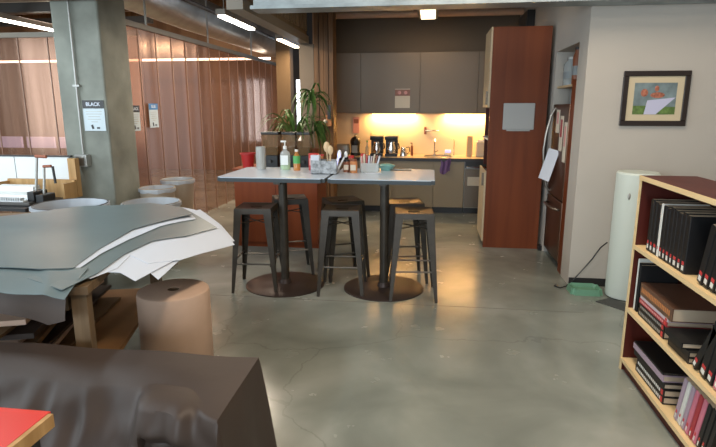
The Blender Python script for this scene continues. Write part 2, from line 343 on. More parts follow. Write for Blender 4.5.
def lamp(loc, L, label, emat='lamp', w=.13, name='hanging_lamp'):
    t = thing(name, label, 'lamp', loc)
    MB().box(-w/2-.02, w/2+.02, -L/2-.03, L/2+.03, .02, .09).bevel(.01).build('housing', 'lampcase', t)
    MB().box(-w/2, w/2, -L/2, L/2, -.002, .02).build('diffuser', emat, t)
    top = min(4.1, 4.1)-loc[2]
    for s in (-1, 1): MB().cone((0, s*L*.42, .09), (0, s*L*.42, top-.001), .006, n=6).build('rod', 'silver', t)
lamp((-2.49, 6.95, 2.71), 1.1, 'bright linear lamp hanging before the copper wall, the nearer of two', w=.085)
lamp((-2.45, 9.3, 2.72), 1.15, 'linear lamp hanging further back past the copper wall end', 'lamp_dim', w=.085)
lamp((-5.62, 7.3, 2.78), 1.9, 'linear lamp hanging above the left copper panels, cut by frame edge', w=.09)
t = thing('ceiling_lamp', 'square warm ceiling lamp above the kitchen', 'lamp', (-.09, 7.8, 2.93))
MB().box(-.14, .14, -.55, .55, 0, .12).build('housing', 'lampcase', t); MB().box(-.10, .10, -.5, .5, -.006, 0).build('diffuser', 'lamp_warm', t); MB().box(-.07, .07, -.556, -.55, .015, .10).build('end_panel', 'lamp_warm', t)
for s in (-1, 1): MB().cone((0, s*.4, .12), (0, s*.4, .419), .01, n=6).build('rod', 'silver', t)
t = thing('ceiling_diffuser', 'round white air diffuser under the kitchen ceiling', 'vent', (-.52, 8.6, 3.12))
MB().lathe([(0, -.02), (.1, -.02), (.1, 0), (.17, -.01), (.17, .01), (.24, 0), (.26, .03), (.12, .12), (.12, .229), (0, .229)]).build('cone', 'silver', t, smooth=True)
def pipe(name, pts, r, mat, label, cat='pipe', n=16): tag(MB().tube(pts, r, n).build(name, mat, smooth=True), label, cat)
pipe('copper_pipe', [(-1.66, 8.8, 3.08), (1.33, 8.8, 3.08)], .05, 'kraft', 'warm-lit pipe running along the kitchen ceiling')
pipe('air_duct', [(-4.1, 6.05, 3.28), (-4.1, 9, 3.24), (-4.05, 14, 3.24)], .30, 'duct', 'large round silver duct running above the copper wall', 'duct', 24)
pipe('air_duct', [(-9, 7.2, 3.28), (-4.42, 7.2, 3.28)], .2, 'duct', 'crumpled silver duct crossing at top left above the lamp', 'duct', 24)
b = MB()
for p in ((-3.15, 3.0), (-3.0, 2.95)): b.tube([(p[0], 6.2, p[1]), (p[0], 12.4, p[1])], .02, 8)
tag(b.build('conduit_pair', 'dark_steel'), 'pair of thin dark conduits running beneath the ceiling on the left', 'pipe')
for i, (x, y) in enumerate(((-3.55, 6.6), (-3.55, 8.5), (-3.55, 10.6))):
    tag(MB().cone((x, y, 2.661), (x, y, 4.1), .014, n=8).build('hanger_rod', 'silver'), ('thin hanger rod above the copper wall, closest to the column', 'thin hanger rod rising from the middle of the copper wall top', 'thin hanger rod rising near the far end of the copper wall')[i], 'rod')
b = MB()
for k in range(7): b.box(-12, -1.9, 6.2+k*1.1, 6.32+k*1.1, 3.75, 4.1)
struct('ceiling_joists', b, 'post')
tag(MB().box(-8.6, -4.45, 7.0, 7.1, 2.93, 3.05).build('unistrut_rail', 'dark_steel'), 'dark rail crossing above the left copper panels', 'rail')
tag(MB().box(-8.6, -4.45, 8.4, 8.52, 2.98, 3.08).build('unistrut_rail', 'dark_steel'), 'dark rail behind the first rail above the left panels', 'rail')
b = MB().tube([(-3.3, 11.9, 2.95), (-1.9, 11.9, 2.95)], .03)
tag(b.build('sprinkler_pipe', 'dark_steel'), 'dark sprinkler pipe crossing beyond the far lamp', 'pipe')

# ================================================================== KITCHEN
YF = 8.55
# base cabinets
xs = [(-1.66, -1.26), (-1.26, -.60), (-.60, .05), (.05, .53)]
wh = ['leftmost low beige cabinet beside the timber post', 'low beige cabinet behind the right bar table\'s left stools', 'low beige cabinet under the coffee makers', 'low beige cabinet under the sink with purple cloth']
for (x0, x1), l in zip(xs, wh):
    t = thing('base_cabinet', l, 'cabinet', ((x0+x1)/2, YF, 0), 0, 'kitchen base cabinets'); h = (x1-x0)/2
    MB().box(-h, h, .022, .64, .10, .845).build('body', 'cab_lo', t); MB().box(-h, h, .07, .6, 0, .10).build('toe_kick', 'black', t)
    d = MB().box(-h+.004, h-.004, 0, .02, .105, .84).bevel(.002, 1).build('door', 'cab_lo', t)
t = thing('dishwasher', 'stainless dishwasher with dark control strip at right end of counter', 'dishwasher', (.71, YF, 0))
MB().box(-.175, .19, .02, .62, .1, .845).build('body', 'steel', t); MB().box(-.17, .185, -.004, .018, .11, .72).bevel(.004).build('door', 'dwsteel', t)
MB().box(-.17, .185, -.004, .018, .735, .84).build('control_panel', 'black', t); MB().box(-.15, .165, -.03, -.006, .745, .765).build('handle', 'chrome', t); MB().box(-.17, .185, .07, .5, 0, .1).build('toe_kick', 'black', t)
tag(MB().box(.585, .80, YF-.012, YF-.006, .46, .60).bevel(.002).build('paper_notice', 'cream'), 'small paper notice taped on the dishwasher door', 'paper')
t = thing('worktop', 'cream kitchen worktop with thin dark front edge', 'worktop', (0, 0, 0))
MB().box(-1.67, 1.33, YF-.02, 9.19, .848, .888).build('slab', 'counter', t); MB().box(-1.67, 1.33, YF-.032, YF-.021, .838, .887).build('front_edge', 'cedge', t)
MB().box(-1.67, 1.33, 9.17, 9.195, .889, 1.575).build('backsplash', 'splash', t)
sk = MB().lathe([(.22, .012), (.235, .006), (.235, 0), (.0, 0)], (.12, 8.83, .889), 28); sk.build('sink_rim', 'steel', t)
# purple cloth
def cl(u, v): return Vector((.16+.15*u+.01*sin(v*6), YF-.045-.012*sin(u*12), .865-.2*v-.03*sin(u*5)))
tag(MB().grid(cl, 12, 6, .006).build('dish_cloth', 'purple', smooth=True), 'purple cloth hanging over the kitchen counter edge', 'cloth')
# wall cabinets
ux = [-1.63, -1.15, -.20, .71, 1.30]
wl = ['narrow leftmost wall cabinet beside the timber post', 'wide wall cabinet with picture notice, second from left', 'wide wall cabinet third from left above the sink', 'rightmost wall cabinet partly hidden by the tall unit']
for x0, x1, l in zip(ux, ux[1:], wl):
    t = thing('wall_cabinet', l, 'cabinet', ((x0+x1)/2, 8.85, 1.58), 0, 'kitchen wall cabinets'); h = (x1-x0)/2
    MB().box(-h, h, .021, .345, 0, .94).build('body', 'cab_up', t); MB().box(-h+.004, h-.004, 0, .02, .002, .938).bevel(.002, 1).build('door', 'cab_up', t)
for i, (xa, xb) in enumerate(((-1.0, -.25), (.2, 1.1))):
    t = thing('under_cabinet_lamp', ('glowing warm strip lamp under the left wall cabinets', 'glowing warm strip lamp under the right wall cabinets')[i], 'lamp', ((xa+xb)/2, 9.08, 1.575))
    hh = (xb-xa)/2; MB().box(-hh, hh, -.03, .03, -.012, 0).build('housing', 'lampcase', t); MB().box(-hh+.01, hh-.01, -.02, .02, -.018, -.012).build('strip', 'led', t)
t = thing('cabinet_notice', 'cream notice with red dots stuck on the wall cabinet', 'notice', (-.475, 8.845, 1.81))
MB().box(-.12, .12, -.003, .003, -.15, .15).build('sheet', 'cream', t); MB().box(-.12, .12, -.005, -.0032, .04, .14).build('picture', 'brownj', t)
for s in (-.05, .05): MB().sph((s, -.008, .09), .028, (1, .2, 1)).build('dot', 'pink', t)
t = thing('wall_notice', 'narrow pinkish notice on the lit backsplash', 'notice', (-1.27, 9.165, 1.375)); MB().box(-.055, .055, -.004, .004, -.135, .135).build('sheet', 'pink', t); MB().box(-.04, .04, -.006, -.0042, .03, .1).build('print', 'brownj', t)
# counter objects
def kt(n, l, c, x, y=8.8): return thing(n, l, c, (x, y, .889))
t = kt('toaster', 'silver toaster at the left end of the counter', 'toaster', -1.46); MB().box(-.13, .13, -.08, .08, .01, .19).bevel(.03, 3).build('body', 'silver', t, smooth=True); MB().box(-.1, .1, -.025, -.01, .19, .193).build('slot', 'black', t); MB().box(-.15, -.13, -.02, .02, .1, .12).build('lever', 'black', t)
t = kt('coffee_grinder', 'black coffee grinder left of the coffee makers', 'coffee grinder', -1.24, 8.85); MB().lathe([(0, 0), (.085, 0), (.085, .04), (.07, .06), (.075, .19), (.085, .20), (.085, .25), (.05, .30), (.02, .31), (0, .31)]).build('body', 'black', t, smooth=True); MB().sph((0, 0, .32), .02).build('knob', 'chrome', t); MB().box(-.045, .045, -.092, -.08, .05, .17).build('badge', 'silver', t)
t = kt('oil_bottle', 'small green-topped bottle beside the coffee makers', 'bottle', -1.05, 8.9); MB().lathe([(0, 0), (.03, 0), (.03, .13), (.012, .17), (.012, .22), (0, .22)]).build('body', 'clear', t, smooth=True); MB().cone((0, 0, .22), (0, 0, .245), .014).build('cap', 'green', t)
t = kt('wooden_spoon', 'wooden spoon leaning against the backsplash', 'spoon', -1.08, 9.08); MB().tube([(0, -.03, 0), (.07, .055, .30)], .008).build('handle', 'woodsp', t); MB().sph((.077, .06, .33), .03, (.8, .35, 1.2)).build('bowl', 'woodsp', t)
for i, x in enumerate((-.88, -.64)):
    t = kt('coffee_maker', ('left of two black and steel coffee makers on the counter', 'right of two coffee makers with a black handle jug')[i], 'coffee maker', x, 8.85)
    MB().box(-.10, .10, -.12, .12, 0, .04).build('base', 'black', t); MB().box(-.10, .10, .03, .12, .04, .30).build('tower', 'black', t); MB().box(-.105, .105, -.12, .12, .26, .33).bevel(.012).build('head', 'black', t, smooth=True)
    MB().lathe([(0, .042), (.065, .042), (.075, .12), (.05, .20), (.052, .235), (0, .235)], (0, -.045, 0)).build('jug', 'chrome', t, smooth=True)
    MB().tube([(.05, -.05, .21), (.12, -.05, .2), (.13, -.05, .13), (.07, -.05, .09)], .012).build('jug_handle', 'black', t, smooth=True)
t = kt('electric_kettle', 'steel kettle beside the coffee makers', 'kettle', -.44, 8.82); MB().lathe([(0, 0), (.06, 0), (.06, .02), (.055, .05), (.04, .14), (.035, .15), (0, .16)]).build('body', 'chrome', t, smooth=True); MB().tube([(.03, 0, .14), (.09, 0, .15), (.1, 0, .08), (.055, 0, .03)], .009).build('handle', 'black', t, smooth=True)
t = kt('soap_bottle', 'small dark soap bottle standing left of the sink', 'bottle', -.31, 8.95); MB().lathe([(0, 0), (.022, 0), (.022, .15), (.008, .17), (.008, .2), (0, .2)]).build('body', 'brownj', t, smooth=True); MB().box(-.03, .008, -.006, .006, .2, .212).build('pump', 'black', t)
t = kt('sink_tap', 'chrome gooseneck tap over the sink', 'tap', .06, 9.03); MB().tube([(0, 0, 0), (0, 0, .2), (.0, -.03, .26), (0, -.09, .27), (0, -.13, .24), (0, -.13, .21)], .012).build('spout', 'chrome', t, smooth=True); MB().tube([(0, 0, .05), (.06, 0, .08)], .008).build('lever', 'chrome', t); MB().cone((0, 0, 0), (0, 0, .03), .025).build('collar', 'chrome', t)
t = kt('filter_tap', 'slim chrome filter tap right of the main tap', 'tap', .38, 9.03); MB().tube([(0, 0, 0), (0, 0, .24), (-.02, -.03, .28), (-.05, -.07, .27)], .008).build('spout', 'chrome', t, smooth=True); MB().cone((0, 0, 0), (0, 0, .02), .018).build('collar', 'chrome', t)
t = kt('sponge_holder', 'small purple sponge in a clear holder by the sink', 'sponge', .28, 8.98); MB().box(-.06, .06, -.03, .03, 0, .05).bevel(.008).build('holder', 'clear', t); MB().box(-.05, .05, -.02, .02, .051, .10).bevel(.01).build('sponge', 'lav', t)
t = kt('cardboard_carton', 'tan carton standing right of the sink', 'carton', .62, 8.9); MB().box(-.045, .045, -.04, .04, 0, .30).bevel(.004).build('body', 'woodsp', t); MB().box(-.045, .045, -.01, .01, .30, .33).build('top_fold', 'woodsp', t)
t = kt('paper_towel_box', 'pale box at the right end of the counter', 'box', .80, 8.9); MB().box(-.075, .075, -.07, .07, 0, .24).bevel(.01).build('body', 'cream', t); MB().box(-.05, .05, -.01, .01, .24, .27).build('tissue', 'paper', t)
t = thing('towel_holder', 'steel paper towel holder fixed on the backsplash', 'towel holder', (0, 9.165, 1.29)); MB().box(-.12, -.08, -.03, .0, -.06, .06).build('bracket', 'brownj', t); MB().tube([(-.1, -.04, 0), (.1, -.04, 0)], .012).build('bar', 'chrome', t, smooth=True); MB().sph((.1, -.04, 0), .02).build('end_knob', 'chrome', t)

# tall brown unit
t = thing('tall_cabinet', 'tall orange-brown cabinet with light front doors on its left', 'cabinet', (.66, 6.47, 0))
MB().box(0, .64, 0, .02, 0, 2.55).build('end_panel', 'mahog', t)
MB().box(.10, .64, .021, .66, 0, .95).box(.10, .64, .021, .66, 1.66, 2.55).box(.5, .64, .021, .66, .95, 1.66).box(.02, .5, .64, .66, .95, 1.66).build('body', 'redwood', t)
for z0, z1 in ((.08, .93), (1.67, 2.55)):
    d = MB().box(-.02, .0, .002, .66, z0, z1).bevel(.003, 1).build('door', 'maple', t); MB().box(-.045, -.022, .06, .08, (z1-.18 if z0 < 1 else z0+.03), (z1-.03 if z0 < 1 else z0+.18)).build('handle', 'dwsteel', d)
MB().box(0, .5, .022, .638, 1.29, 1.31).build('shelf', 'white', t); MB().box(0.0, .05, .022, .64, 0, .08).build('plinth', 'black', t)
t = thing('door_notice_board', 'grey-white board mounted on the tall brown cabinet', 'board', (.99, 6.465, 1.565)); MB().box(-.175, .175, -.012, 0.0, -.15, .15).bevel(.008).build('board', 'greyboard', t); MB().box(-.13, .13, -.024, -.0125, -.165, -.15).build('tray', 'silver', t)
t = thing('wall_speaker', 'black speaker on the white wall above the tall cabinet', 'speaker', (1.335, 8.2, 2.82)); MB().box(-.1, 0, -.35, .35, -.13, .13).build('box', 'black', t); MB().box(-.106, -.1005, -.33, .33, -.11, .11).build('grille', 'dark_steel', t)

# fridge in niche
t = thing('fridge', 'steel bottom-freezer fridge set into the white wall niche', 'fridge', (1.36, 5.62, 0))
MB().box(.03, .72, 0, .70, 0.02, 1.70).build('body', 'dark_steel', t)
d = MB().box(-.02, .028, 0, .70, .72, 1.70).bevel(.012, 3).build('door', 'steel_refl', t, smooth=True)
MB().tube([(-.022, .60, 1.66), (-.06, .60, 1.58), (-.10, .60, 1.38), (-.115, .60, 1.2), (-.10, .60, 1.0), (-.06, .60, .80), (-.022, .60, .75)], .014, 10).build('door_handle', 'steel', d, smooth=True)
d = MB().box(-.02, .028, 0, .70, .08, .71).bevel(.012, 3).build('freezer_drawer', 'steel_refl', t, smooth=True)
MB().tube([(-.022, .08, .62), (-.07, .14, .625), (-.085, .35, .625), (-.07, .56, .625), (-.022, .62, .62)], .014, 10).build('drawer_handle', 'steel', d, smooth=True)
tag(MB().box(1.345, 1.40, 5.45, 5.60, 0, 1.93).build('wood_panel', 'mahog'), 'red-brown wood panel standing at the near side of the fridge', 'panel')
t = thing('niche_shelf', 'pale wood shelf above the fridge', 'shelf', (1.37, 5.61, 1.87)); MB().box(0, .7, 0, .75, 0, .022).build('board', 'woodsp', t)
MB().box(0, .02, .0, .02, -.02, 0).build('bracket', 'woodsp', t)
def jar(x, y, z, r, h, mat, lid, label, name='glass_jar'):
    t = thing(name, label, 'jar', (x, y, z)); MB().lathe([(0, 0), (r, 0), (r, h*.75), (r*.7, h*.88), (r*.7, h*.93), (0, h*.93)]).build('body', mat, t, smooth=True); MB().cone((0, 0, h*.93), (0, 0, h), r*.74).build('lid', lid, t); MB().lathe([(r*1.01, h*.25), (r*1.01, h*.5)]).build('label', 'teal_dim', t)
M['teal_dim'] = pm('grey_blue_label', (.22, .25, .26), .5)
jar(1.47, 6.14, 1.893, .095, .29, 'clear', 'silver', 'clear glass jar on the shelf above the fridge')
jar(1.44, 5.83, 1.893, .05, .36, 'brownj', 'black', 'brown bottle with black lid on the shelf above the fridge', 'brown_bottle')
for i, (y0, y1, z0, z1, tl) in enumerate(((5.98, 6.12, 1.40, 1.64, 0), (5.80, 5.93, 1.22, 1.58, 0), (5.63, 5.74, 1.12, 1.52, 0), (6.02, 6.34, .86, 1.19, .22))):
    t = thing('fridge_note', ('leftmost small printed note high on fridge door', 'middle narrow note on fridge door with red print', 'rightmost long narrow note on fridge door', 'large blank white paper hanging tilted on the fridge door')[i], 'paper', (1.337, (y0+y1)/2, (z0+z1)/2)); h = (y1-y0)/2; v = (z1-z0)/2
    if i == 3: t.location = (1.27, 6.02, 1.06); t.rotation_euler = (R(6), R(14), R(22)); h = .10; v = .17
    MB().box(-.002, .002, -h, h, -v, v).build('sheet', 'paper' if i == 3 else 'cream', t)
    if i < 3: MB().box(-.0035, -.0022, -h*.6, h*.6, -v*.2, v*.8).build('print', ('pink', 'bookr', 'pink')[i], t)
tag(MB().box(1.30, 1.338, 6.39, 6.46, 0, .06).build('door_stop', 'black'), 'small black rubber block at the foot of the white wall', 'block')

# ================================================================== BAR TABLES
def bar_table(cx, cy, wx, wy, bx, by, label):
    t = thing('bar_table', label, 'table', (cx, cy, 0), 0, 'bar height tables')
    top = MB().box(-wx/2, wx/2, -wy/2, wy/2, 1.025, 1.055)
    bmesh.ops.bevel(top.bm, geom=[e for e in top.bm.edges if abs(e.verts[0].co.z-e.verts[1].co.z) > .01], offset=.03, segments=4, affect='EDGES')
    tp = top.build('tabletop', 'tabletop', t)
    e = MB().box(-wx/2-.004, wx/2+.004, -wy/2-.004, wy/2+.004, 1.015, 1.048)
    bmesh.ops.bevel(e.bm, geom=[q for q in e.bm.edges if abs(q.verts[0].co.z-q.verts[1].co.z) > .01], offset=.032, segments=4, affect='EDGES')
    e.build('edge_band', 'tedge', t)
    MB().cone((bx, by, .018), (bx, by, 1.0), .040, n=24).build('column', 'gun', t, smooth=True)
    MB().lathe([(0, 0), (.375, 0), (.375, .008), (.36, .015), (.06, .022), (.05, .06), (0, .06)], (bx, by, 0), 56).build('base', 'basep', t, smooth=True)
    MB().box(bx-.2, bx+.2, by-.03, by+.03, .995, 1.016).box(bx-.03, bx+.03, by-.2, by+.2, .995, 1.016).build('bracket', 'gun', t)
bar_table(-1.41, 5.00, .98, .86, .06, -.22, 'square grey-topped bar table on the left holding bottles')
bar_table(-.425, 5.00, .93, .86, .02, -.20, 'square grey-topped bar table on the right holding spice jars')
# stools
def make_stool():
    t = thing('metal_bar_stool', '', 'stool', (0, 0, 0), 0, 'gunmetal stools round the bar tables')
    H = .78
    s = MB(); S = .162
    def f(u, v):
        x = (u*2-1)*S; y = (v*2-1)*S; r = max(abs(x), abs(y))/S
        zz = H-.012*(1-r**2)
        return Vector((x, y, zz))
    s.grid(f, 12, 12, .004)
    s.bm.faces.ensure_lookup_table()
    kill = [q for q in s.bm.faces if abs(q.calc_center_median().x) < .045 and abs(q.calc_center_median().y) < .018]
    bmesh.ops.delete(s.bm, geom=kill, context='FACES')
    s.build('seat', 'seatm', t, smooth=True)
    k = MB()
    for i in range(4):
        a = i*pi/2
        mt = Matrix.Rotation(a, 4, 'Z')
        q = [(-S-.004, -S-.006, H-.05), (S+.004, -S-.006, H-.05), (S+.004, -S+.002, H-.05), (-S-.004, -S+.002, H-.05), (-S, -S-.002, H+.001), (S, -S-.002, H+.001), (S, -S+.004, H+.001), (-S, -S+.004, H+.001)]
        k.hexa([mt @ Vector(p) for p in q])
    k.build('skirt', 'gun', t)
    F = .212
    for sx, sy in ((-1, -1), (1, -1), (1, 1), (-1, 1)):
        l = MB(); w1 = .072; w2 = .026; th = .0035
        # angled sheet-metal leg: two flanges meeting on the outer corner edge
        tx, ty, bx, by = sx*(S+.004), sy*(S+.004), sx*F, sy*F
        zt, zb = H-.004, 0
        for ax in (0, 1):
            dx, dy = (-sx, 0) if ax == 0 else (0, -sy)
            nx, ny = (0, -sy) if ax == 0 else (-sx, 0)
            def P(x, y, z, w, n): return Vector((x+dx*w+nx*n, y+dy*w+ny*n, z))
            l.hexa([P(bx, by, zb, 0, 0), P(bx, by, zb, w2, 0), P(bx, by, zb, w2, th), P(bx, by, zb, 0, th), P(tx, ty, zt, 0, 0), P(tx, ty, zt, w1, 0), P(tx, ty, zt, w1, th), P(tx, ty, zt, 0, th)])
        lo = l.build('leg', 'gun', t)
        MB().box(bx-.006-sx*.008, bx+.006-sx*.008, by-.006-sy*.008, by+.006-sy*.008, -.0, .012).build('foot_cap', 'black', lo)
    zb = .27; u = F+(S-F)*zb/H-.010
    for i in range(4):
        mt = Matrix.Rotation(i*pi/2, 4, 'Z'); MB().tube([mt @ Vector((-u, -u+.002, zb+(.03 if i % 2 else 0))), mt @ Vector((u, -u+.002, zb+(.03 if i % 2 else 0)))], .008, 8).build('footrest', 'gunlight', t, smooth=True)
    x = MB(); zc = .64; v = .155
    for a in (pi/4, -pi/4): x.box(-v*1.3, v*1.3, -.008, .008, zc-.003, zc+.003, rz=a)
    x.build('cross_brace', 'gun', t)
    return t
M['gunlight'] = pm('worn_footrest_metal', (.16, .15, .135), .35, .8); M['seatm'] = pm('dark_bronze_seat', (.06, .048, .036), .36, .35, noise=.3, nscale=10)
st = [((-1.58, 4.69), R(5), 'bar stool at far left with a clear view of all its legs'),
      ((-1.40, 5.20), R(20), 'bar stool tucked behind the left table column'),
      ((-.78, 4.70), R(3), 'front middle bar stool between the two round bases'),
      ((-.85, 5.16), R(28), 'bar stool behind the front middle stool'),
      ((-.13, 4.65), R(4), 'front right bar stool beside the open floor'),
      ((-.24, 5.14), R(12), 'rear right bar stool with warm light on its seat')]
s0 = make_stool()
for i, ((x, y), a, l) in enumerate(st):
    if i == 0: s0.location = (x, y, 0); s0.rotation_euler.z = a; s0['label'] = l
    else: dup(s0, (x, y, 0), a, l)

# ---- on the tables
ZT = 1.0555
t = thing('steel_tumbler', 'tall ridged silver tumbler on the left bar table', 'tumbler', (-1.70, 5.25, ZT)); MB().lathe([(0, 0), (.046, 0), (.048, .225), (.044, .225), (.042, .02), (0, .02)]).build('body', 'silver', t, smooth=True)
r = MB()
for k in range(18): a = k*pi/9; r.box(.047*cos(a)-.002, .047*cos(a)+.002, .047*sin(a)-.002, .047*sin(a)+.002, .006, .215)
r.build('ridges', 'steel', t)
t = thing('sanitizer_bottle', 'clear pump bottle of hand sanitizer on the left bar table', 'bottle', (-1.44, 5.22, ZT))
MB().lathe([(0, 0), (.052, 0), (.052, .15), (.045, .175), (.018, .195), (.018, .205), (0, .205)], sy=.7).build('body', 'clear', t, smooth=True); MB().lathe([(0, .004), (.048, .004), (.048, .05), (0, .05)], sy=.66).build('gel', 'gel', t, smooth=True)
MB().box(-.038, .038, -.039, -.036, .05, .145).build('label', 'lblwhite', t); p = MB().cone((0, 0, .205), (0, 0, .235), .019).build('collar', 'white', t); MB().cone((0, 0, .235), (0, 0, .275), .006).box(-.04, .012, -.009, .009, .272, .288).build('pump', 'white', t)
t = thing('drink_bottle', 'small amber bottle with green label on the left bar table', 'bottle', (-1.31, 5.17, ZT))
MB().lathe([(0, 0), (.034, 0), (.034, .135), (.014, .17), (.014, .185), (0, .185)]).build('body', 'amberliq', t, smooth=True); MB().lathe([(.035, .07), (.035, .145)]).build('label', 'green', t, smooth=True); MB().cone((0, 0, .185), (0, 0, .205), .017).build('cap', 'white', t)
t = thing('utensil_caddy', 'marbled grey caddy full of utensils where the tables meet', 'caddy', (-.985, 4.98, ZT))
MB().box(-.12, .12, -.085, .085, 0, .006).box(-.12, .12, -.085, -.08, 0, .125).box(-.12, .12, .08, .085, 0, .125).box(-.12, -.115, -.08, .08, 0, .125).box(.115, .12, -.08, .08, 0, .125).box(-.003, .003, -.08, .08, 0, .12).build('tin', 'caddy', t)
for i, (x, y, dx, dy, h, m, l) in enumerate(((-.085, 0, -.02, 0, .10, 'paper', 'white paper napkin standing at left in the grey caddy'),)):
    tag(MB().prism([(x-1.0-.03, 4.93), (x-1.0+.05, 4.93), (x-1.0+.05, 5.0), (x-1.0-.03, 5.0)], ZT+.008, ZT+.17).build('napkin_stack', m), l, 'napkins')
def spoon(x, y, dx, dy, h, mat, label, bw=.025):
    t = thing('serving_spoon', label, 'spoon', (x, y, ZT+.008)); MB().tube([(0, 0, 0), (dx*.75, dy*.75, h*.75)], .008, 8).build('handle', mat, t, smooth=True); MB().sph((dx*.9, dy*.9, h*.88), bw, (.9, .5, 1.5)).build('bowl', mat, t, smooth=True)
spoon(-.955, 4.985, -.02, .01, .27, 'woodsp', 'tall wooden spoon standing upright in the grey caddy', .034)
spoon(-.93, 4.93, .0, .02, .24, 'woodsp', 'second wooden spoon just in front of the tallest in the caddy', .03)
spoon(-.91, 4.97, .07, .0, .21, 'white', 'white plastic spoon leaning right in the grey caddy', .02)
spoon(-.885, 5.02, .10, .0, .19, 'white', 'white plastic spoon leaning furthest right in the caddy', .02)
spoon(-.89, 4.94, .05, .0, .19, 'lav', 'pale lavender spoon leaning in the grey caddy', .02)
t = thing('orange_packet', 'orange snack packet standing behind the utensil caddy', 'packet', (-1.07, 5.12, ZT)); MB().box(-.04, .04, -.02, .02, 0, .15, rz=.2).bevel(.01).build('body', 'spice', t); MB().box(-.045, .045, -.004, .004, .15, .165, rz=.2).build('seal', 'red', t)
t = thing('red_packet', 'bright red packet leaning behind the utensil caddy', 'packet', (-1.14, 5.2, ZT)); MB().box(-.055, .045, -.02, .02, 0, .17).bevel(.01).build('body', 'red', t); MB().box(-.045, .035, -.023, -.0205, .05, .12).build('label', 'pink', t)
jj = [(-.80, 5.10, .032, .12, 'brownj', 'black', 'dark red spice jar, leftmost on the right bar table'), (-.725, 5.05, .036, .13, 'spice', 'brownj', 'orange spice jar with pale label in front of the packets'), (-.77, 5.2, .034, .15, 'brownj', 'red', 'tall brown jar behind the orange spice jar'), (-.655, 5.22, .03, .17, 'bookw', 'red', 'white jar with red lid among the packets')]
for x, y, r, h, m, l, lab in jj:
    t = thing('spice_jar', lab, 'jar', (x, y, ZT)); MB().lathe([(0, 0), (r, 0), (r, h*.75), (r*.8, h*.85), (0, h*.85)]).build('body', m, t, smooth=True); MB().cone((0, 0, h*.85), (0, 0, h), r*.85).build('lid', l, t); MB().box(-r*.7, r*.7, -r*1.04, -r*.95, h*.2, h*.6).build('label', 'cream', t)
t = thing('packet_rack', 'clear rack holding sugar packets on the right bar table', 'rack', (-.575, 5.12, ZT)); MB().box(-.085, .085, -.045, .045, 0, .006).box(-.085, .085, -.045, -.041, 0, .09).box(-.085, .085, .041, .045, 0, .09).box(-.085, -.081, -.04, .04, 0, .09).box(.081, .085, -.04, .04, 0, .09).build('tray', 'clear', t)
cols = ['pink', 'cream', 'bookr', 'paper', 'pinkpaper', 'cream', 'brownj', 'paper']; nm = ['pink', 'cream', 'dark red', 'white', 'pinkish grey', 'tan', 'brown', 'plain white']
for k in range(8):
    x = -.648+k*.021
    o = MB().box(-.006, .006, -.03, .03, 0, .145+.02*((k*3) % 4)/3, rot=Matrix.Rotation(R(-6+3*k), 4, 'Y')).build('sugar_packet', cols[k]); o.location = (x, 5.12, ZT+.007)
    # box origin at its own centre so shift is baked into z range above
    tag(o, ('%s packet standing in the clear rack, ' % nm[k])+('left part' if k < 3 else 'middle part' if k < 6 else 'right part'), 'packet', 'packets in the clear rack')
t = thing('teal_dish', 'small pale teal dish with foil on the right bar table', 'dish', (-.43, 5.30, ZT)); MB().lathe([(0, 0), (.05, 0), (.085, .05), (.08, .052), (.045, .01), (0, .01)], n=32).build('bowl', 'teal', t, smooth=True); MB().sph((0, 0, .05), .07, (1, 1, .25)).build('contents', 'teal', t, smooth=True)
t = thing('serving_tongs', 'thin metal tongs lying right of the teal dish', 'tongs', (-.30, 5.23, ZT)); MB().tube([(-.09, .03, .008), (.0, .005, .014), (.12, .03, .02)], .006).build('arm', 'steel', t); MB().tube([(-.09, .02, .008), (.0, -.02, .012), (.12, -.03, .012)], .006).build('arm', 'steel', t)
tag(MB().box(-.62, -.47, 5.16-.16, 5.16-.03, ZT, ZT+.002, rz=.3).build('napkin', 'paper'), 'flat white napkin in front of the teal dish', 'napkin')

# ================================================================== ORANGE CABINET AND PLANTS
t = thing('low_cabinet', 'low orange-brown veneer cabinet behind the left bar table', 'cabinet', (-1.77, 6.12, 0))
MB().box(-.56, .46, .021, .55, 0, .93).build('body', 'orangecab', t); MB().box(-.555, -.052, 0, .02, .06, .92).build('door', 'orangecab', t); MB().box(-.048, .455, 0, .02, .06, .92).build('door', 'orangecab', t); MB().box(-.57, .47, -.01, .56, .931, .955).build('top', 'orangecab', t)
MB().box(-.55, .45, .03, .06, 0, .055).build('plinth', 'black', t)
ZC = .956
dsp = [(-1.87, 'widest amber dispenser, left of three on the orange cabinet', .108), (-1.645, 'middle amber dispenser of three on the orange cabinet', .082), (-1.47, 'right amber dispenser of three on the orange cabinet', .080)]
for x, l, h in dsp:
    t = thing('bulk_dispenser', l, 'dispenser', (x, 6.22, ZC), 0, 'amber dispensers on the orange cabinet')
    MB().box(-h*.8, h*.8, -.085, .09, 0, .16).bevel(.008).build('base', 'black', t); MB().hexa([(-h*.8, -.08, .161), (h*.8, -.08, .161), (h*.8, .08, .161), (-h*.8, .08, .161), (-h*.92, -.09, .405), (h*.92, -.09, .405), (h*.92, .09, .405), (-h*.92, .09, .405)]).build('hopper', 'amber', t)
    MB().box(-h*.6, h*.6, -.055, .055, .162, .25).build('contents', 'beans', t); MB().box(-h, h, -.1, .1, .40, .43).bevel(.006).build('lid', 'black', t); MB().tube([(0, -.09, .09), (0, -.13, .09)], .02).build('spout', 'dark_steel', t)
t = thing('red_bowl', 'red plastic tub left on the orange cabinet', 'tub', (-2.17, 6.2, ZC)); MB().lathe([(0, 0), (.06, 0), (.085, .17), (.078, .17), (.055, .01), (0, .01)]).build('body', 'red', t, smooth=True); MB().lathe([(.085, .16), (.095, .165), (.095, .18), (.085, .18)]).build('rim', 'red', t, smooth=True)
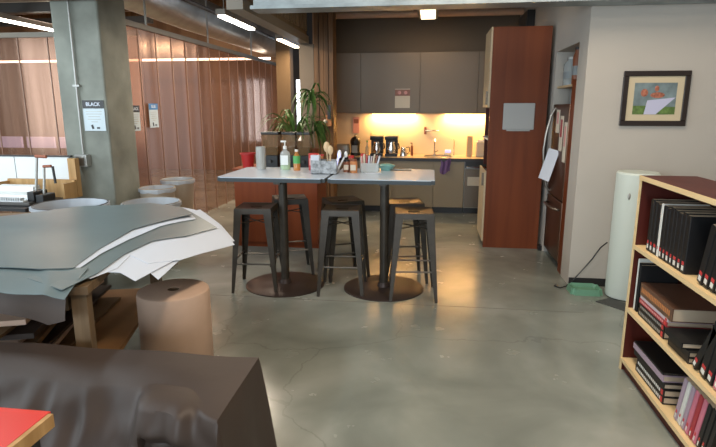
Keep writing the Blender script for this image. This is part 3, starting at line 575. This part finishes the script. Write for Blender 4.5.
def blade(mb, c, a, L, rise, droop, w):
    pts = []
    for k in range(9):
        s = k/8; r = L*s; z = rise*sin(min(s*1.3, 1)*pi/2)-droop*s**2.6
        pts.append((Vector((c[0]+r*cos(a), c[1]+r*sin(a), c[2]+z)), w*(.35+sin(pi*min(.98, s*.9+.08))*.65)*(1-s**5)+.0008))
    side = Vector((-sin(a), cos(a), 0)); pv = None
    for p, ww in pts:
        v = (mb.bm.verts.new(p-side*ww+Vector((0, 0, ww*.5))), mb.bm.verts.new(p), mb.bm.verts.new(p+side*ww+Vector((0, 0, ww*.5))))
        if pv: mb.bm.faces.new((pv[0], pv[1], v[1], v[0])); mb.bm.faces.new((pv[1], pv[2], v[2], v[1]))
        pv = v
t = thing('spider_plant', 'arching spider plant in a pot behind the amber dispensers', 'plant', (-1.66, 6.52, ZC))
MB().lathe([(0, 0), (.07, 0), (.095, .30), (.085, .30), (.08, .27), (0, .27)]).build('pot', 'brownj', t, smooth=True)
for i in range(46):
    mb = MB(); a = random.uniform(0, 2*pi); blade(mb, (0, 0, .27), a, random.uniform(.26, .55), random.uniform(.30, .5), random.uniform(.15, .5), .014); mb.build('leaf', 'leaf', t, smooth=True, fix=False)
t = thing('dracaena_plant', 'tall leafy plant with drooping crown right of the spider plant', 'plant', (-1.44, 6.50, ZC))
MB().lathe([(0, 0), (.065, 0), (.08, .22), (.072, .22), (.068, .19), (0, .19)]).build('pot', 'brownj', t, smooth=True)
MB().tube([(0, 0, .19), (-.02, 0, .45), (.02, 0, .68), (0, 0, .86)], .016).build('stem', 'stemg', t, smooth=True)
for i in range(34):
    mb = MB(); a = random.uniform(0, 2*pi); blade(mb, (0, 0, random.uniform(.74, .9)), a, random.uniform(.16, .34), random.uniform(.02, .16), random.uniform(.1, .4), .017); mb.build('leaf', 'leaf', t, smooth=True, fix=False)
for i in range(26):
    mb = MB(); a = random.uniform(-.9, 1.1); blade(mb, (0.02, 0, random.uniform(.42, .52)), a, random.uniform(.1, .26), random.uniform(.02, .1), random.uniform(.2, .42), .022); mb.build('leaf', 'leaf', t, smooth=True, fix=False)
# wall lamp-ish bracket on timber post
t = thing('wall_telephone', 'small black and orange device hanging on the timber post', 'device', (-1.50, 7.85, 1.5)); MB().box(-.03, .05, -.05, -.0, -.1, .06).build('body', 'spice', t); MB().box(0, .05, -.07, -.0505, .0, .2).build('handset', 'black', t); MB().sph((-.03, -.06, -.03), .03).build('knob', 'cream', t)

# ================================================================== RIGHT: purifier, mat, bowl, cord, picture
t = thing('air_purifier', 'tall pale mint cylinder standing between white wall and bookcase', 'air purifier', (1.77, 4.86, 0))
MB().lathe([(0, .012), (.165, .012), (.168, .03), (.17, 1.11), (.158, 1.125), (0, 1.125)], n=48).build('body', 'purifier', t, smooth=True); MB().sph((-.10, -.137, .93), .02, (.7, .4, 1.4)).build('button', 'silver', t, smooth=True)
MB().lathe([(0, 0), (.15, 0), (.15, .012), (0, .012)], n=48).build('foot', 'black', t)
tag(MB().box(1.50, 2.0, 4.5, 5.0, 0, .008).build('floor_mat', 'mat'), 'dark slate mat under the pale cylinder', 'mat') if 0 else None
t = thing('floor_mat', 'dark slate mat on the floor beside the bookcase', 'mat', (1.49, 4.58, 0)); MB().prism([(-.02, .1), (.30, -.28), (.3, -.01), (.12, .2)], 0, .006).build('sheet', 'mat', t)
t = thing('green_bowl', 'green plastic bowl on the floor below the white wall', 'bowl', (1.44, 4.93, 0)); 
b = MB(); b.box(-.13, .13, -.1, .1, 0, .055)
bmesh.ops.bevel(b.bm, geom=[e for e in b.bm.edges if abs(e.verts[0].co.z-e.verts[1].co.z) > .01], offset=.03, segments=3, affect='EDGES')
for v in b.bm.verts:
    if v.co.z < .01: v.co.x *= 1.1; v.co.y *= 1.1
b.bm.faces.ensure_lookup_table(); top = max(b.bm.faces, key=lambda f: f.calc_center_median().z)
q = bmesh.ops.inset_region(b.bm, faces=[top], thickness=.02); bmesh.ops.translate(b.bm, vec=(0, 0, -.035), verts=top.verts)
b.build('bowl', 'bowlg', t, smooth=True)
tag(MB().tube([(1.62, 5.0, .46), (1.58, 5.04, .40), (1.52, 5.06, .28), (1.44, 5.07, .16), (1.36, 5.06, .06), (1.30, 5.04, .012), (1.24, 5.0, .008), (1.2, 5.05, .008), (1.22, 5.09, .008)], .006, 8).build('power_cord', 'black', smooth=True), 'black power cord running from pale cylinder down to the floor', 'cord')
t = thing('framed_picture', 'dark-framed cartoon picture hanging on the white wall', 'picture', (1.93, 5.127, 1.74))
W, Hh = .275, .235
MB().box(-W, W, -.025, 0, Hh-.045, Hh).box(-W, W, -.025, 0, -Hh, -Hh+.045).box(-W, -W+.045, -.025, 0, -Hh+.045, Hh-.045).box(W-.045, W, -.025, 0, -Hh+.045, Hh-.045).bevel(.004, 1).build('frame', 'frameb', t)
MB().box(-W+.044, W-.044, -.012, -.002, -Hh+.044, Hh-.044).build('mat_board', 'matb', t)
a = MB().box(-.175, .175, -.0135, -.0122, -.135, .135).build('print', pm('picture_sky', (.16, .21, .22), .5, noise=.3, nscale=12), t)
g = MB().box(-.175, -.06, -.0148, -.0136, -.135, -.06).box(-.02, .175, -.0148, -.0136, -.135, -.07).build('meadow', pm('picture_green', (.10, .17, .04), .5, noise=.4, nscale=30), t)
MB().hexa([(-.08, -.0150, -.135), (.02, -.0150, -.135), (.02, -.0136, -.135), (-.08, -.0136, -.135), (-.06, -.0150, -.015), (.17, -.0150, .01), (.17, -.0136, .01), (-.06, -.0136, -.015)]).build('path', pm('picture_lilac', (.50, .50, .66), .5), t)
c = MB(); c.sph((-.09, -.0138, .05), .03, (1, .06, 1.1)); c.sph((.02, -.0138, .03), .035, (1.7, .06, .7)); c.sph((.01, -.0138, .085), .018, (1, .1, 1.4)); c.build('figures', pm('picture_russet', (.36, .12, .07), .5, noise=.5, nscale=50), t)

# ================================================================== BOOKCASE
X0, X1, Y1, Y0 = 1.26, 1.58, 3.42, 1.25
t = thing('bookcase', 'dark red bookcase with maple front edges full of binders', 'bookcase', (X0, Y1, 0))
L = Y1-Y0; D = X1-X0
MB().box(.006, D, -.02, 0, 0, 1.235).build('side_panel', 'redwood', t); MB().box(.006, D, -L, -L+.02, 0, 1.235).build('side_panel', 'redwood', t)
MB().box(-.002, .0058, -.02, .0, 0, 1.235).build('edge_strip', 'mapledge', t)
MB().box(.004, D, -L, .004, 1.236, 1.262).build('top', 'redwood', t); MB().box(-.004, .0038, -L, .004, 1.236, 1.262).build('edge_strip', 'mapledge', t)
MB().box(D-.008, D-.001, -L+.02, -.02, .06, 1.235).build('back', 'shelfback', t)
for z in (.835, .425, .085):
    MB().box(.006, D-.01, -L+.02, -.021, z-.022, z).build('shelf', 'mapledge', t); MB().box(-.002, .0058, -L, -.0205, z-.024, z+.001).build('edge_strip', 'mapledge', t)
MB().box(.02, .04, -L+.02, -.021, 0, .062).build('kickboard', 'redwood', t)
tag(MB().box(1.30, 1.305, 3.425, 3.50, .80, .98, rot=Matrix.Rotation(.12, 4, 'X')).build('cardboard_flap', 'kraft'), 'brown cardboard flap sticking out behind the bookcase side', 'cardboard')
def binder(y, z, w, h, mat, label, group, lean=0, d=.24, dots=True, x=1.285, name='ring_binder', dy=0, tagm='tagred'):
    t = thing(name, label, 'binder' if name == 'ring_binder' else 'book', (x, y, z), 0, group); t.rotation_euler = (lean, 0, 0); t.location.z += max(0, w*sin(lean))
    MB().box(0, d, -w+.001, -.001, 0, h).bevel(.003, 1).build('cover', mat, t)
    MB().box(.006, d-.006, -w+.003, -.003, h+.0002, h+.001).build('pages', 'pages', t)
    if dots:
        MB().box(-.0018, -.0004, -w+.012, -.012, .045, .062).build('spine_tag', tagm, t); MB().box(-.0018, -.0004, -w+.013, -.013, .016, .040).build('spine_label', 'tagwhite', t)
    return t
ZA = .8365
y = 3.375
lab0 = ['black binder at the far left end of the top compartment', 'black binder second from the left on the top shelf', 'black binder just left of the white spine', 'binder with the only white spine on the top shelf']
lab1 = ['black binder just right of the white-spined one', 'second black binder right of the white-spined one', 'third black binder right of the white-spined one', 'fourth black binder right of the white-spined one', 'fifth black binder right of the white-spined one', 'sixth black binder right of the white-spined one', 'seventh black binder right of white one, last of the upright run']
wd = [.042, .044, .05, .028, .042, .04, .045, .038, .05, .042, .046]
y -= .09
for i, w in enumerate(wd):
    binder(y, ZA, w, .305-(i % 3)*.006, 'bookw' if i == 3 else 'bookb', (lab0+lab1)[i], 'binders on the top shelf'); y -= w+.003
for i, w in enumerate((.05, .05, .05, .05, .05)):
    yy = 2.66-i*.056
    binder(yy, ZA+.001, w, .30, 'bookb', ('leaning black binder, first after the gap on top shelf', 'leaning black binder, second after the gap on top shelf', 'leaning black binder, third after the gap on top shelf', 'black binder at the right frame edge of the top shelf', 'black binder beyond the frame edge on the top shelf')[i], 'leaning binders on the top shelf', lean=R(13))
ZB = .4265
binder(3.375, ZB, .016, .33, 'bookw', 'thin white spine upright at the left of the middle shelf', None, name='upright_book', d=.22, dots=False)
binder(3.352, ZB, .014, .31, 'bookb', 'thin black book beside the white spine on middle shelf', None, name='upright_book', d=.22, dots=False)
binder(3.332, ZB, .012, .30, 'bookb', 'slim black book standing behind the stack on middle shelf', None, name='upright_book', d=.22, dots=False)
def flat(y0, y1, z, th, mat, label, group=None, x=1.285, d=.24, rz=0, title=None, dot=False):
    t = thing('hardback_book', label, 'book', (x, (y0+y1)/2, z), rz, group); h = (y1-y0)/2
    MB().box(0, d, -h, h, 0, .004).box(0, d, -h, h, th-.004, th).box(0, .005, -h, h, .004, th-.004).build('cover', mat, t)
    MB().box(.0055, d-.006, -h+.006, h-.006, .0042, th-.0042).build('pages', 'pages', t)
    if title: 
        tx = MB()
        for k in range(int(h*2/.022)-2): tx.box(-.0016, -.0003, h-.035-k*.022, h-.022-k*.022, th*.3, th*.7)
        tx.build('spine_lettering', title, t)
    if dot: MB().box(-.002, -.0003, -h+.012, -h+.034, th*.15, th*.85).build('spine_tag', 'tagred', t)
    return t
z = ZB
for y0, y1, th, m, l, ti in ((2.92, 3.29, .042, 'bookb', 'black lettered book at the bottom of the middle shelf stack', 'silver'), (2.92, 3.28, .034, 'bookb', 'black book second from bottom of the middle shelf stack', 'silver'), (2.90, 3.29, .030, 'bookr', 'dark red book third in the middle shelf stack', 'pink'), (2.89, 3.28, .018, 'pinkpaper', 'thin pale book below the big brown one', None), (2.85, 3.29, .075, 'bookbr', 'thick brown book on top of the middle shelf stack', 'spice')):
    flat(y0, y1, z, th, m, l, None, title=ti, dot=m != 'bookbr'); z += th+.0008
t = flat(2.63, 2.86, ZB, .03, 'bookb', 'black book lying flat, lowest beside the brown-topped stack', None)
t = flat(2.63, 2.86, ZB+.031, .03, 'bookb', 'black book with tan pages lying beside the brown-topped stack', None)
binder(2.82, ZB+.064, .045, .255, 'bookb', 'black binder fallen at a slant over the flat books', 'slanted black binders on the middle shelf', lean=R(-58), x=1.275) if 0 else None
binder(2.60, ZB+.001, .045, .29, 'bookb', 'black binder slanting sharply over on the middle shelf', 'slanted black binders on the middle shelf', lean=R(30))
binder(2.52, ZB+.001, .055, .30, 'bookb', 'thick black binder leaning at the right part of middle shelf', 'slanted black binders on the middle shelf', lean=R(14))
binder(2.455, ZB+.001, .05, .30, 'bookb', 'black binder just left of the pink-spined one on the middle shelf', 'slanted black binders on the middle shelf', lean=R(12))
binder(2.39, ZB+.001, .05, .29, 'bookp', 'pink-spined binder on the middle shelf at the frame edge', None, lean=R(8))
t = flat(2.66, 2.86, ZB+.064, .03, 'bookb', 'black book tipped on top of the flat books', None, x=1.262); 
ZD = .0865; z = ZD
for y0, y1, th, m, l, ti in ((2.83, 3.23, .042, 'bookb', 'black book with white spine lettering, lowest in the bottom stack', 'bookw'), (2.83, 3.22, .04, 'bookb', 'black lettered book second in the bottom shelf stack', 'bookw'), (2.84, 3.28, .032, 'bookb', 'black book third in the bottom shelf stack', None), (2.86, 3.30, .036, 'bookm', 'mauve-spined book fourth in the bottom shelf stack', None), (2.87, 3.29, .012, 'bookb', 'thin black book topping the bottom shelf stack', None)):
    flat(y0, y1, z, th, m, l, None, title=ti, dot=bool(ti)); z += th+.0008
bc = ['bookm', 'bookw', 'bookm', 'bookp', 'bookr', 'bookp', 'bookb', 'bookb', 'bookb']
bl = ['mauve binder leaning first in the bottom shelf row', 'white binder leaning second in the bottom shelf row', 'mauve binder right of the white one on the bottom shelf', 'pink binder left of the dark red one, bottom shelf', 'dark red binder in the bottom shelf row', 'pink binder right of the dark red one, bottom shelf', 'black binder right of the pink ones, bottom shelf', 'second black binder right of the pink ones, bottom shelf', 'third black binder right of the pink ones, bottom shelf']
for i in range(9): binder(2.70-i*.040, ZD+.001, .034, .26, bc[i], bl[i], 'binders on the bottom shelf', lean=R(13))
t = thing('trailing_plant', 'thin green plant tip on top of the bookcase', 'plant', (1.46, 2.95, 1.262))
MB().lathe([(0, 0), (.04, 0), (.05, .06), (0, .06)]).build('pot', 'brownj', t, smooth=True) if 0 else None
for a, L_ in ((2.6, .22), (3.4, .16), (4.4, .2)):
    pass
MB().tube([(.10, -.55, .002), (.08, -.45, .06), (.04, -.35, .10), (-.03, -.27, .085), (-.06, -.24, .06)], .005, 6).build('stem', 'stemg', t, smooth=True)

# ================================================================== LEFT: desk, binding machine, bins
t = thing('side_desk', 'dark-topped desk carrying the binding machine', 'desk', (-4.4, 4.85, 0))
MB().box(-.9, .62, -.35, .35, .70, .73).build('desktop', 'black', t)
for x, y in ((-.85, -.3), (.57, -.3), (-.85, .3), (.57, .3)): MB().box(x-.025, x+.025, y-.025, y+.025, 0, .70).build('leg', 'dark_steel', t)
t = thing('white_panel_screen', 'white panel with black top edge behind the binding machine', 'panel', (-4.43, 5.22, .73))
MB().box(-1.0, .63, 0, .025, .0, .42).build('board', 'white', t); MB().box(-1.0, .66, -.006, .031, .421, .438).build('top_edge', 'black', t); MB().box(.635, .72, -.03, .04, 0, .41).build('end_board', 'ply', t); MB().box(-.005, .0, -.002, -.0005, .0, .42).build('seam', 'black', t)
t = thing('wooden_organizer', 'plain wooden backing box behind the binding machine', 'box', (-4.17, 5.08, .731)); MB().box(-.32, .46, .07, .1, 0, .19).box(-.32, -.295, -.1, .07, 0, .17).box(.435, .46, -.1, .07, 0, .17).build('body', 'ply', t)
t = thing('binding_machine', 'white comb binding machine with row of teeth', 'binding machine', (-4.07, 4.78, .731))
MB().box(-.36, .24, -.16, .14, 0, .035).bevel(.008).build('base', 'bin_dark', t)
MB().hexa([(-.26, -.02, .035), (.17, -.02, .035), (.17, .12, .035), (-.26, .12, .035), (-.25, .02, .16), (.16, .02, .16), (.16, .11, .17), (-.25, .11, .17)]).bevel(.01).build('housing', 'white', t)
MB().box(-.21, .12, -.004, .004, .085, .115, rot=Matrix.Rotation(-.3, 4, 'X')).build('slot', 'silver', t)
MB().box(-.32, .17, -.15, -.03, .036, .05).build('tray', 'white', t)
c = MB()
for k in range(19): c.box(-.31+k*.025, -.298+k*.025, -.165, -.11, .051, .075)
c.build('comb_teeth', 'comb', t)
MB().box(.175, .25, -.1, .1, .036, .13).bevel(.01).build('side_block', 'black', t)
h = MB().tube([(.20, .0, .12), (.215, .02, .30), (.225, .04, .465)], .013, 10).build('lever', 'silver', t, smooth=True); MB().cone((.215, .035, .465), (.33, .035, .46), .016).build('grip', 'gripbrown', h)
h = MB().tube([(.285, .0, .10), (.29, .02, .24), (.29, .04, .36)], .012, 10).build('lever', 'silver', t, smooth=True); MB().cone((.285, .035, .365), (.37, .035, .37), .014).build('grip', 'gripbrown', h)
MB().tube([(.39, .03, .37), (.40, .03, .2)], .012).build('rear_lever', 'black', t)
MB().box(.255, .34, -.09, .09, .0, .10).bevel(.01).build('hinge_block', 'black', t)
def bin_(x, y, r, h, mat, label, lin=True):
    t = thing('waste_bin', label, 'bin', (x, y, 0), 0, 'round bins by the column')
    MB().lathe([(0, 0), (r*.74, 0), (r*.96, h-.02), (r*.99, h-.02), (r*.99, h), (r*.975, h), (r*.72, .02), (0, .02)], n=40).build('body', mat, t, smooth=True)
    L = MB()
    def f(u, v):
        a = u*2*pi; w = 1+.012*sin(a*9)+.01*sin(a*17+1)
        if v < .35: k = v/.35; rr = r*(1.03)*w; z = h-.05+.055*k+.006*sin(a*7)*(1-k)
        else: k = (v-.35)/.65; rr = r*(.955-.17*k-.02*sin(a*13)*k)*(1+.35*(w-1)); z = h+.005-.26*k
        return Vector((rr*cos(a), rr*sin(a), z))
    L.grid(f, 72, 8, 0); L.build('liner', 'liner', t, smooth=True)
    MB().lathe([(r*.72, h-.26), (r*.5, h-.24), (0, h-.25)], n=24).build('contents', 'cream' if mat == 'bin_tan' else 'dark_steel', t)
bin_(-3.28, 4.47, .32, .80, 'bin_dark', 'large round bin with clear liner left of the column')
bin_(-2.90, 5.22, .29, .70, 'wire', 'round bin with clear liner right in front of the column')
bin_(-3.15, 5.82, .20, .76, 'bin_tan', 'small tan bin squeezed beside the column')
bin_(-3.12, 6.28, .20, .80, 'bin_tan', 'rear tan bin against the copper wall')

# ================================================================== WORK TABLE with sheets
ux, uy = Vector((-.27, .963, 0)).normalized(), Vector((-.963, -.27, 0)).normalized()
o = Vector((-1.58, 2.2, 0)); ang = math.atan2(ux.y, ux.x)
t = thing('work_table', 'wooden work table under heaps of large paper sheets', 'table', tuple(o), ang)
# local x along ux (far), local y along left
MB().box(0, 2.0, 0, 1.6, .80, .84).build('tabletop', 'legw', t)
for x, y in ((.05, .05), (1.5, .05), (.05, 1.5), (1.5, 1.5)): MB().box(x-.035, x+.035, y-.035, y+.035, 0, .80).build('leg', 'legw', t)
MB().box(.0, 1.55, 0.03, 1.5, .28, .31).build('lower_shelf', 'shelfply', t)
MB().box(.02, 1.95, .1, .13, .72, .80).build('apron', 'legw', t)
kk = ['lowest', 'second', 'third', 'fourth', 'fifth', 'sixth', 'seventh', 'topmost']
for k in range(8):
    s = .0; z0 = .312+k*.035
    q = thing('board_sheet', kk[k]+' brown board sheet stacked under the work table', 'board', (o+ux*(.72+.03*((k*5) % 4))+uy*(.72+.02*((k*3) % 5))+Vector((0, 0, z0)))[:], ang+R((-4, 3, -2, 5, -6, 2, -3, 4)[k]), 'boards under the work table')
    MB().box(-.6+.05*(k % 3), .62, -.42+.02*k, .5, 0, .028 if k % 2 else .018).build('sheet', ('board', 'kraft', 'brownsheet')[k % 3], q)

ZS = .842
def px_sheet(poly, z, mat, name, label, cat, droop=None, th=.002, curl=0):
    """flat sheet, polygon in metres, triangulated finely enough to let free corners sag"""
    b = MB(); vs = [b.bm.verts.new((x, y, z)) for x, y in poly]; f = b.bm.faces.new(vs)
    bmesh.ops.triangulate(b.bm, faces=[f])
    for _ in range(4): bmesh.ops.subdivide_edges(b.bm, edges=[e for e in b.bm.edges if e.calc_length() > .09], cuts=1, use_grid_fill=False); bmesh.ops.triangulate(b.bm, faces=b.bm.faces[:])
    for v in b.bm.verts:
        if droop: v.co.z += droop(v.co.x, v.co.y)
    bmesh.ops.recalc_face_normals(b.bm, faces=b.bm.faces[:])
    bmesh.ops.solidify(b.bm, geom=b.bm.faces[:], thickness=-th)
    return tag(b.build(name, mat, smooth=True), label, cat)
F_ = 535; P_ = R(12.1825); YW = R(7.69986)
def gz(px, py, z=ZS):     # photo pixel -> point on the sheet plane (used once, as world metres)
    x = (px-358)/F_; y_ = -(py-223.5)/F_; fw = cos(P_)+y_*sin(P_); up = -sin(P_)+y_*cos(P_)
    X = x*cos(YW)-fw*sin(YW); Y = x*sin(YW)+fw*cos(YW); k = (z-1.66)/up
    return (X*k, Y*k)
def edge_d(x, y):   # distance beyond the right table edge (positive = overhanging)
    v = Vector((x, y, 0))-o
    return -v.dot(uy), v.dot(ux)
def sag(x, y):
    d, e = edge_d(x, y); r = 0
    if d > .05: r -= .22*(d-.05)**1.7
    return r+.003*sin(x*9+y*5)
def sheet(pts, z, mat, name, label, cat, **k): return px_sheet([gz(a, b_, z) for a, b_ in pts], z, mat, name, label, cat, **k)
sheet([(100, 270), (140, 228), (200, 208), (221, 219), (234, 230), (182, 254), (158, 276), (140, 264)], ZS+.004, 'paper', 'paper_sheet', 'large white sheet sticking out furthest right from the heap', 'paper', droop=sag)
sheet([(84, 279), (100, 266), (150, 244), (190, 236), (176, 256), (135, 279), (120, 272), (103, 272)], ZS+.010, 'paper', 'paper_sheet', 'white torn-edged sheet nearest the front of the heap', 'paper', droop=sag)
sheet([(140, 272), (178, 240), (232, 234), (206, 246), (178, 257), (157, 276)], ZS+.016, 'pinkpaper', 'paper_sheet', 'pinkish grey sheet between the white sheets', 'paper', droop=sag) if 0 else None
sheet([(40, 250), (120, 215), (176, 207), (196, 209), (220, 220), (234, 233), (180, 256), (148, 262), (130, 255), (117, 268), (90, 279)], ZS+.013, 'paper', 'paper_sheet', 'broad white sheet under the second dark grey sheet', 'paper', droop=sag)
sheet([(10, 262), (130, 205), (180, 207), (217, 221.5), (186, 234), (152, 241), (124, 254), (98, 273), (62, 291), (20, 276)], ZS+.020, 'dgsheet', 'paper_sheet', 'second dark grey sheet showing along the right edge', 'paper', droop=sag)
sheet([(30, 250), (150, 206), (190, 212), (196, 217), (160, 226.5), (128, 239.5), (102, 253), (79, 269), (60, 264)], ZS+.026, 'paper', 'paper_sheet', 'white sheet strip directly below the top dark sheet', 'paper', droop=sag)
def topsag(x, y):
    return .004*sin(x*7+y*4)
sheet([(-30, 219), (0, 216), (40, 212), (88, 206), (150, 203.5), (176, 207), (193, 214.5), (170, 220), (133, 229), (100, 248), (73, 268), (40, 270), (0, 268), (-60, 270)], ZS+.034, 'dgsheet', 'paper_sheet', 'large dark grey sheet lying on top of the heap', 'paper', droop=topsag)
# front sheet that folds over the near edge of the table
def corner(px, py, dz=.03): return Vector((*gz(px, py, ZS+dz), ZS+dz))
def fs(u, v):
    a, b_, a2, b2 = corner(-60, 262), corner(88, 268), corner(-60, 283, .028), corner(64, 296, .02)
    p = (a*(1-u)+b_*u)*(1-v)+(a2*(1-u)+b2*u)*v
    p.z += -.012*v*v+.004*sin(u*14+v*3)*v+.006*math.exp(-((u-.75-.1*v)/.05)**2)
    return p
tag(MB().grid(fs, 30, 8, .002).build('paper_sheet', 'dgsheet', smooth=True), 'dark grey sheet creased over the near table edge', 'paper')
def fl(u, v):
    a2, b2 = corner(-60, 283, .020), corner(66, 295, .010)
    p = a2*(1-u)+b2*u; dr = (.05+.10*u-.05*max(0, u-.85)/.15)*v
    p.z -= .012+dr; p.y += -.012*sin(v*pi/2)+.012*sin(u*11)*v
    return p
tag(MB().grid(fl, 26, 8, .002).build('paper_sheet', 'brownsheet', smooth=True), 'brown sheet hanging down below the near table edge', 'paper')

# kraft roll
t = thing('kraft_paper_roll', 'upright roll of pale brown kraft paper on the floor', 'paper roll', (-1.555, 2.97, 0))
MB().lathe([(.035, .5), (.035, .565), (.2, .567), (.212, .56), (.216, .54), (.216, .01), (.21, 0), (0, 0)], n=56).build('roll', 'kraft', t, smooth=True)
MB().lathe([(.034, .564), (.034, .49), (0, .49)], n=24).build('core', 'kraft_in', t)
tag(MB().grid(lambda u, v: Vector((-1.79+.10*u, 2.72+.02*u, .002+.12*v*(1-u))), 4, 3, .002).build('paper_scrap', 'kraft'), 'torn kraft scrap beside the paper roll', 'paper')

# ================================================================== FOREGROUND: draped bench and red table
t = thing('covered_bench', 'low bench wholly draped in dark brown paper', 'bench', (-1.7, 1.8, 0))
MB().box(-.33, .93, .06, .2, 0, .54).build('frame', 'board', t)
XB, XL, YB, YFt, ZBn = -.715, -2.03, 2.07, 1.60, .60
def drape(u, v):
    # u along X left->right end then around the end ; v from back hem, over the top, down the front
    vv = v
    x = XL+(XB-XL)*min(u/.8, 1)
    q_ = max(0, min(1, (XB-x)/.22)); q_ = q_*q_*(3-2*q_); front = YFt+.17*q_+.10*min(1, (XB-x)/1.3)
    e = 0 if u <= .8 else (u-.8)/.2
    if vv < .2: k = vv/.2; y = YB+.015*(1-k); z = ZBn*k
    elif vv < .55: k = (vv-.2)/.35; y = YB+(front-YB)*k; z = ZBn-.0
    else:
        k = (vv-.55)/.45; y = front-.03*sin(min(1, k*3)*pi/2)-.26*q_*k-.04*k; z = ZBn*(1-k)
    if u <= .8:
        # rounding of the front edge, more so to the left
        dist = abs(vv-.55); rr = max(0, 1-dist/.2); z -= (.05*(1-min(u/.8, 1))+.01)*rr**2
        z = max(z, .004)
        if vv >= .2: z += .004*sin(x*11+y*7)
        # crumpled front: creases and one big pouch-like bulge
        w_ = max(0, min(1, (vv-.47)*6)); c = x+.955
        n_ = abs(noise.noise(Vector((x*4.5, z*3.5, 1.3)))); y += w_*(.07*n_-.02)
        y -= .03*w_*noise.noise(Vector((x*11, z*8, 5)))
        g = 1/(1+math.exp((abs(c)-.115)/.014)); gv = max(0, min(1, (vv-.53)/.035))
        y -= .13*g*gv*(1-.35*max(0, (vv-.6)/.4)); z += .03*g*max(0, 1-abs(vv-.565)/.045)
        y += .06*g*math.exp(-((vv-.66)/.03)**2)*(1 if c > -.06 else .3)
        return Vector((x+1.7, y-1.8, max(z, .004)))
    # end flap: hangs from the right-hand top edge
    zt = z; z2 = zt*(1-e); out = .075*e**.8+.015*sin(y*22)*e
    return Vector((XB+out+1.7, y-1.8+(.0), max(z2, .004)))
MB().grid(drape, 170, 130, .002).build('cover', 'brownsheet', t, smooth=True)
t = thing('red_table', 'red-topped table with plywood edge in the near left corner', 'table', (-1.55, .95, 0))
MB().box(-.6, .385, -.45, .43, .695, .725).build('tabletop', 'redtop', t); MB().box(.3855, .402, -.45, .42, .68, .724).build('edge_band', 'ply', t)
for x, y in ((-.5, -.4), (.34, -.4), (-.5, .37), (.34, .37)): MB().box(x-.025, x+.025, y-.025, y+.025, 0, .694).build('leg', 'dark_steel', t)

# ================================================================== LIGHT
def area(name, loc, rot, sx, sy, power, col, spread=180):
    l = bpy.data.lights.new(name, 'AREA'); l.shape = 'RECTANGLE'; l.size = sx; l.size_y = sy; l.energy = power; l.color = col; l.spread = R(spread)
    o = bpy.data.objects.new(name, l); COL.objects.link(o); o.location = loc; o.rotation_euler = rot; return o
cool = (.80, .92, 1.0); warm = (1, .78, .52); neutral = (1, .84, .66)
for x, w in ((-8.5, 2.9), (-3.8, 2.7), (-.35, 3.0)): area('window_daylight', (x, -4.05, 2.0), (pi/2, 0, 0), w, 2.1, 85, cool)
area('window_daylight', (-6.95, 1.75, 1.95), (0, -pi/2, 0), 2.0, 5.4, 110, cool)
for x, y in ((-4.4, .5), (.2, .5), (.6, 3.2), (-4.5, 3.6)): area('room_fill_light', (x, y, 3.9), (0, 0, 0), .3, 1.6, 42, cool if x < -1 else neutral)  # added overhead fill without fixtures, left pair daylight-coloured to cool the paper sheets
area('hanging_lamp_light', (-2.49, 6.95, 2.70), (0, 0, 0), .12, 1.2, 26, neutral)
area('hanging_lamp_light', (-2.45, 9.3, 2.70), (0, 0, 0), .12, 1.1, 22, warm)
area('hanging_lamp_light', (-5.62, 7.9, 2.74), (0, 0, 0), .12, 1.2, 30, neutral)
area('kitchen_lamp_light', (-.09, 7.9, 2.98), (0, 0, 0), .2, 1.0, 48, (1, .66, .36))
area('under_cabinet_light', (-.62, 9.06, 1.55), (R(12), 0, 0), .8, .03, 11, (1, .56, .19))
area('under_cabinet_light', (.65, 9.06, 1.55), (R(12), 0, 0), .9, .03, 13, (1, .56, .19))
for y in (8.6, 11.2): area('enclosure_light', (-6.2, y, 3.6), (0, 0, 0), 3, .3, 70, (1, .80, .62))
w = bpy.data.worlds.new('world'); SC.world = w; w.use_nodes = True
w.node_tree.nodes['Background'].inputs[0].default_value = (.65, .8, 1, 1); w.node_tree.nodes['Background'].inputs[1].default_value = .8

# ================================================================== CAMERA
cd = bpy.data.cameras.new('camera'); cam = bpy.data.objects.new('camera', cd); COL.objects.link(cam)
cd.sensor_width = 36; cd.sensor_fit = 'HORIZONTAL'; cd.lens = 36*535/716
cam.location = (0, 0, 1.66); cam.rotation_euler = (pi/2-P_, 0, YW)
cd.clip_start = .05
SC.camera = cam
SC.view_settings.view_transform = 'Standard'; SC.view_settings.look = 'None'; SC.view_settings.gamma = 1; SC.view_settings.use_curve_mapping = False
SC.view_settings.exposure = 0.85
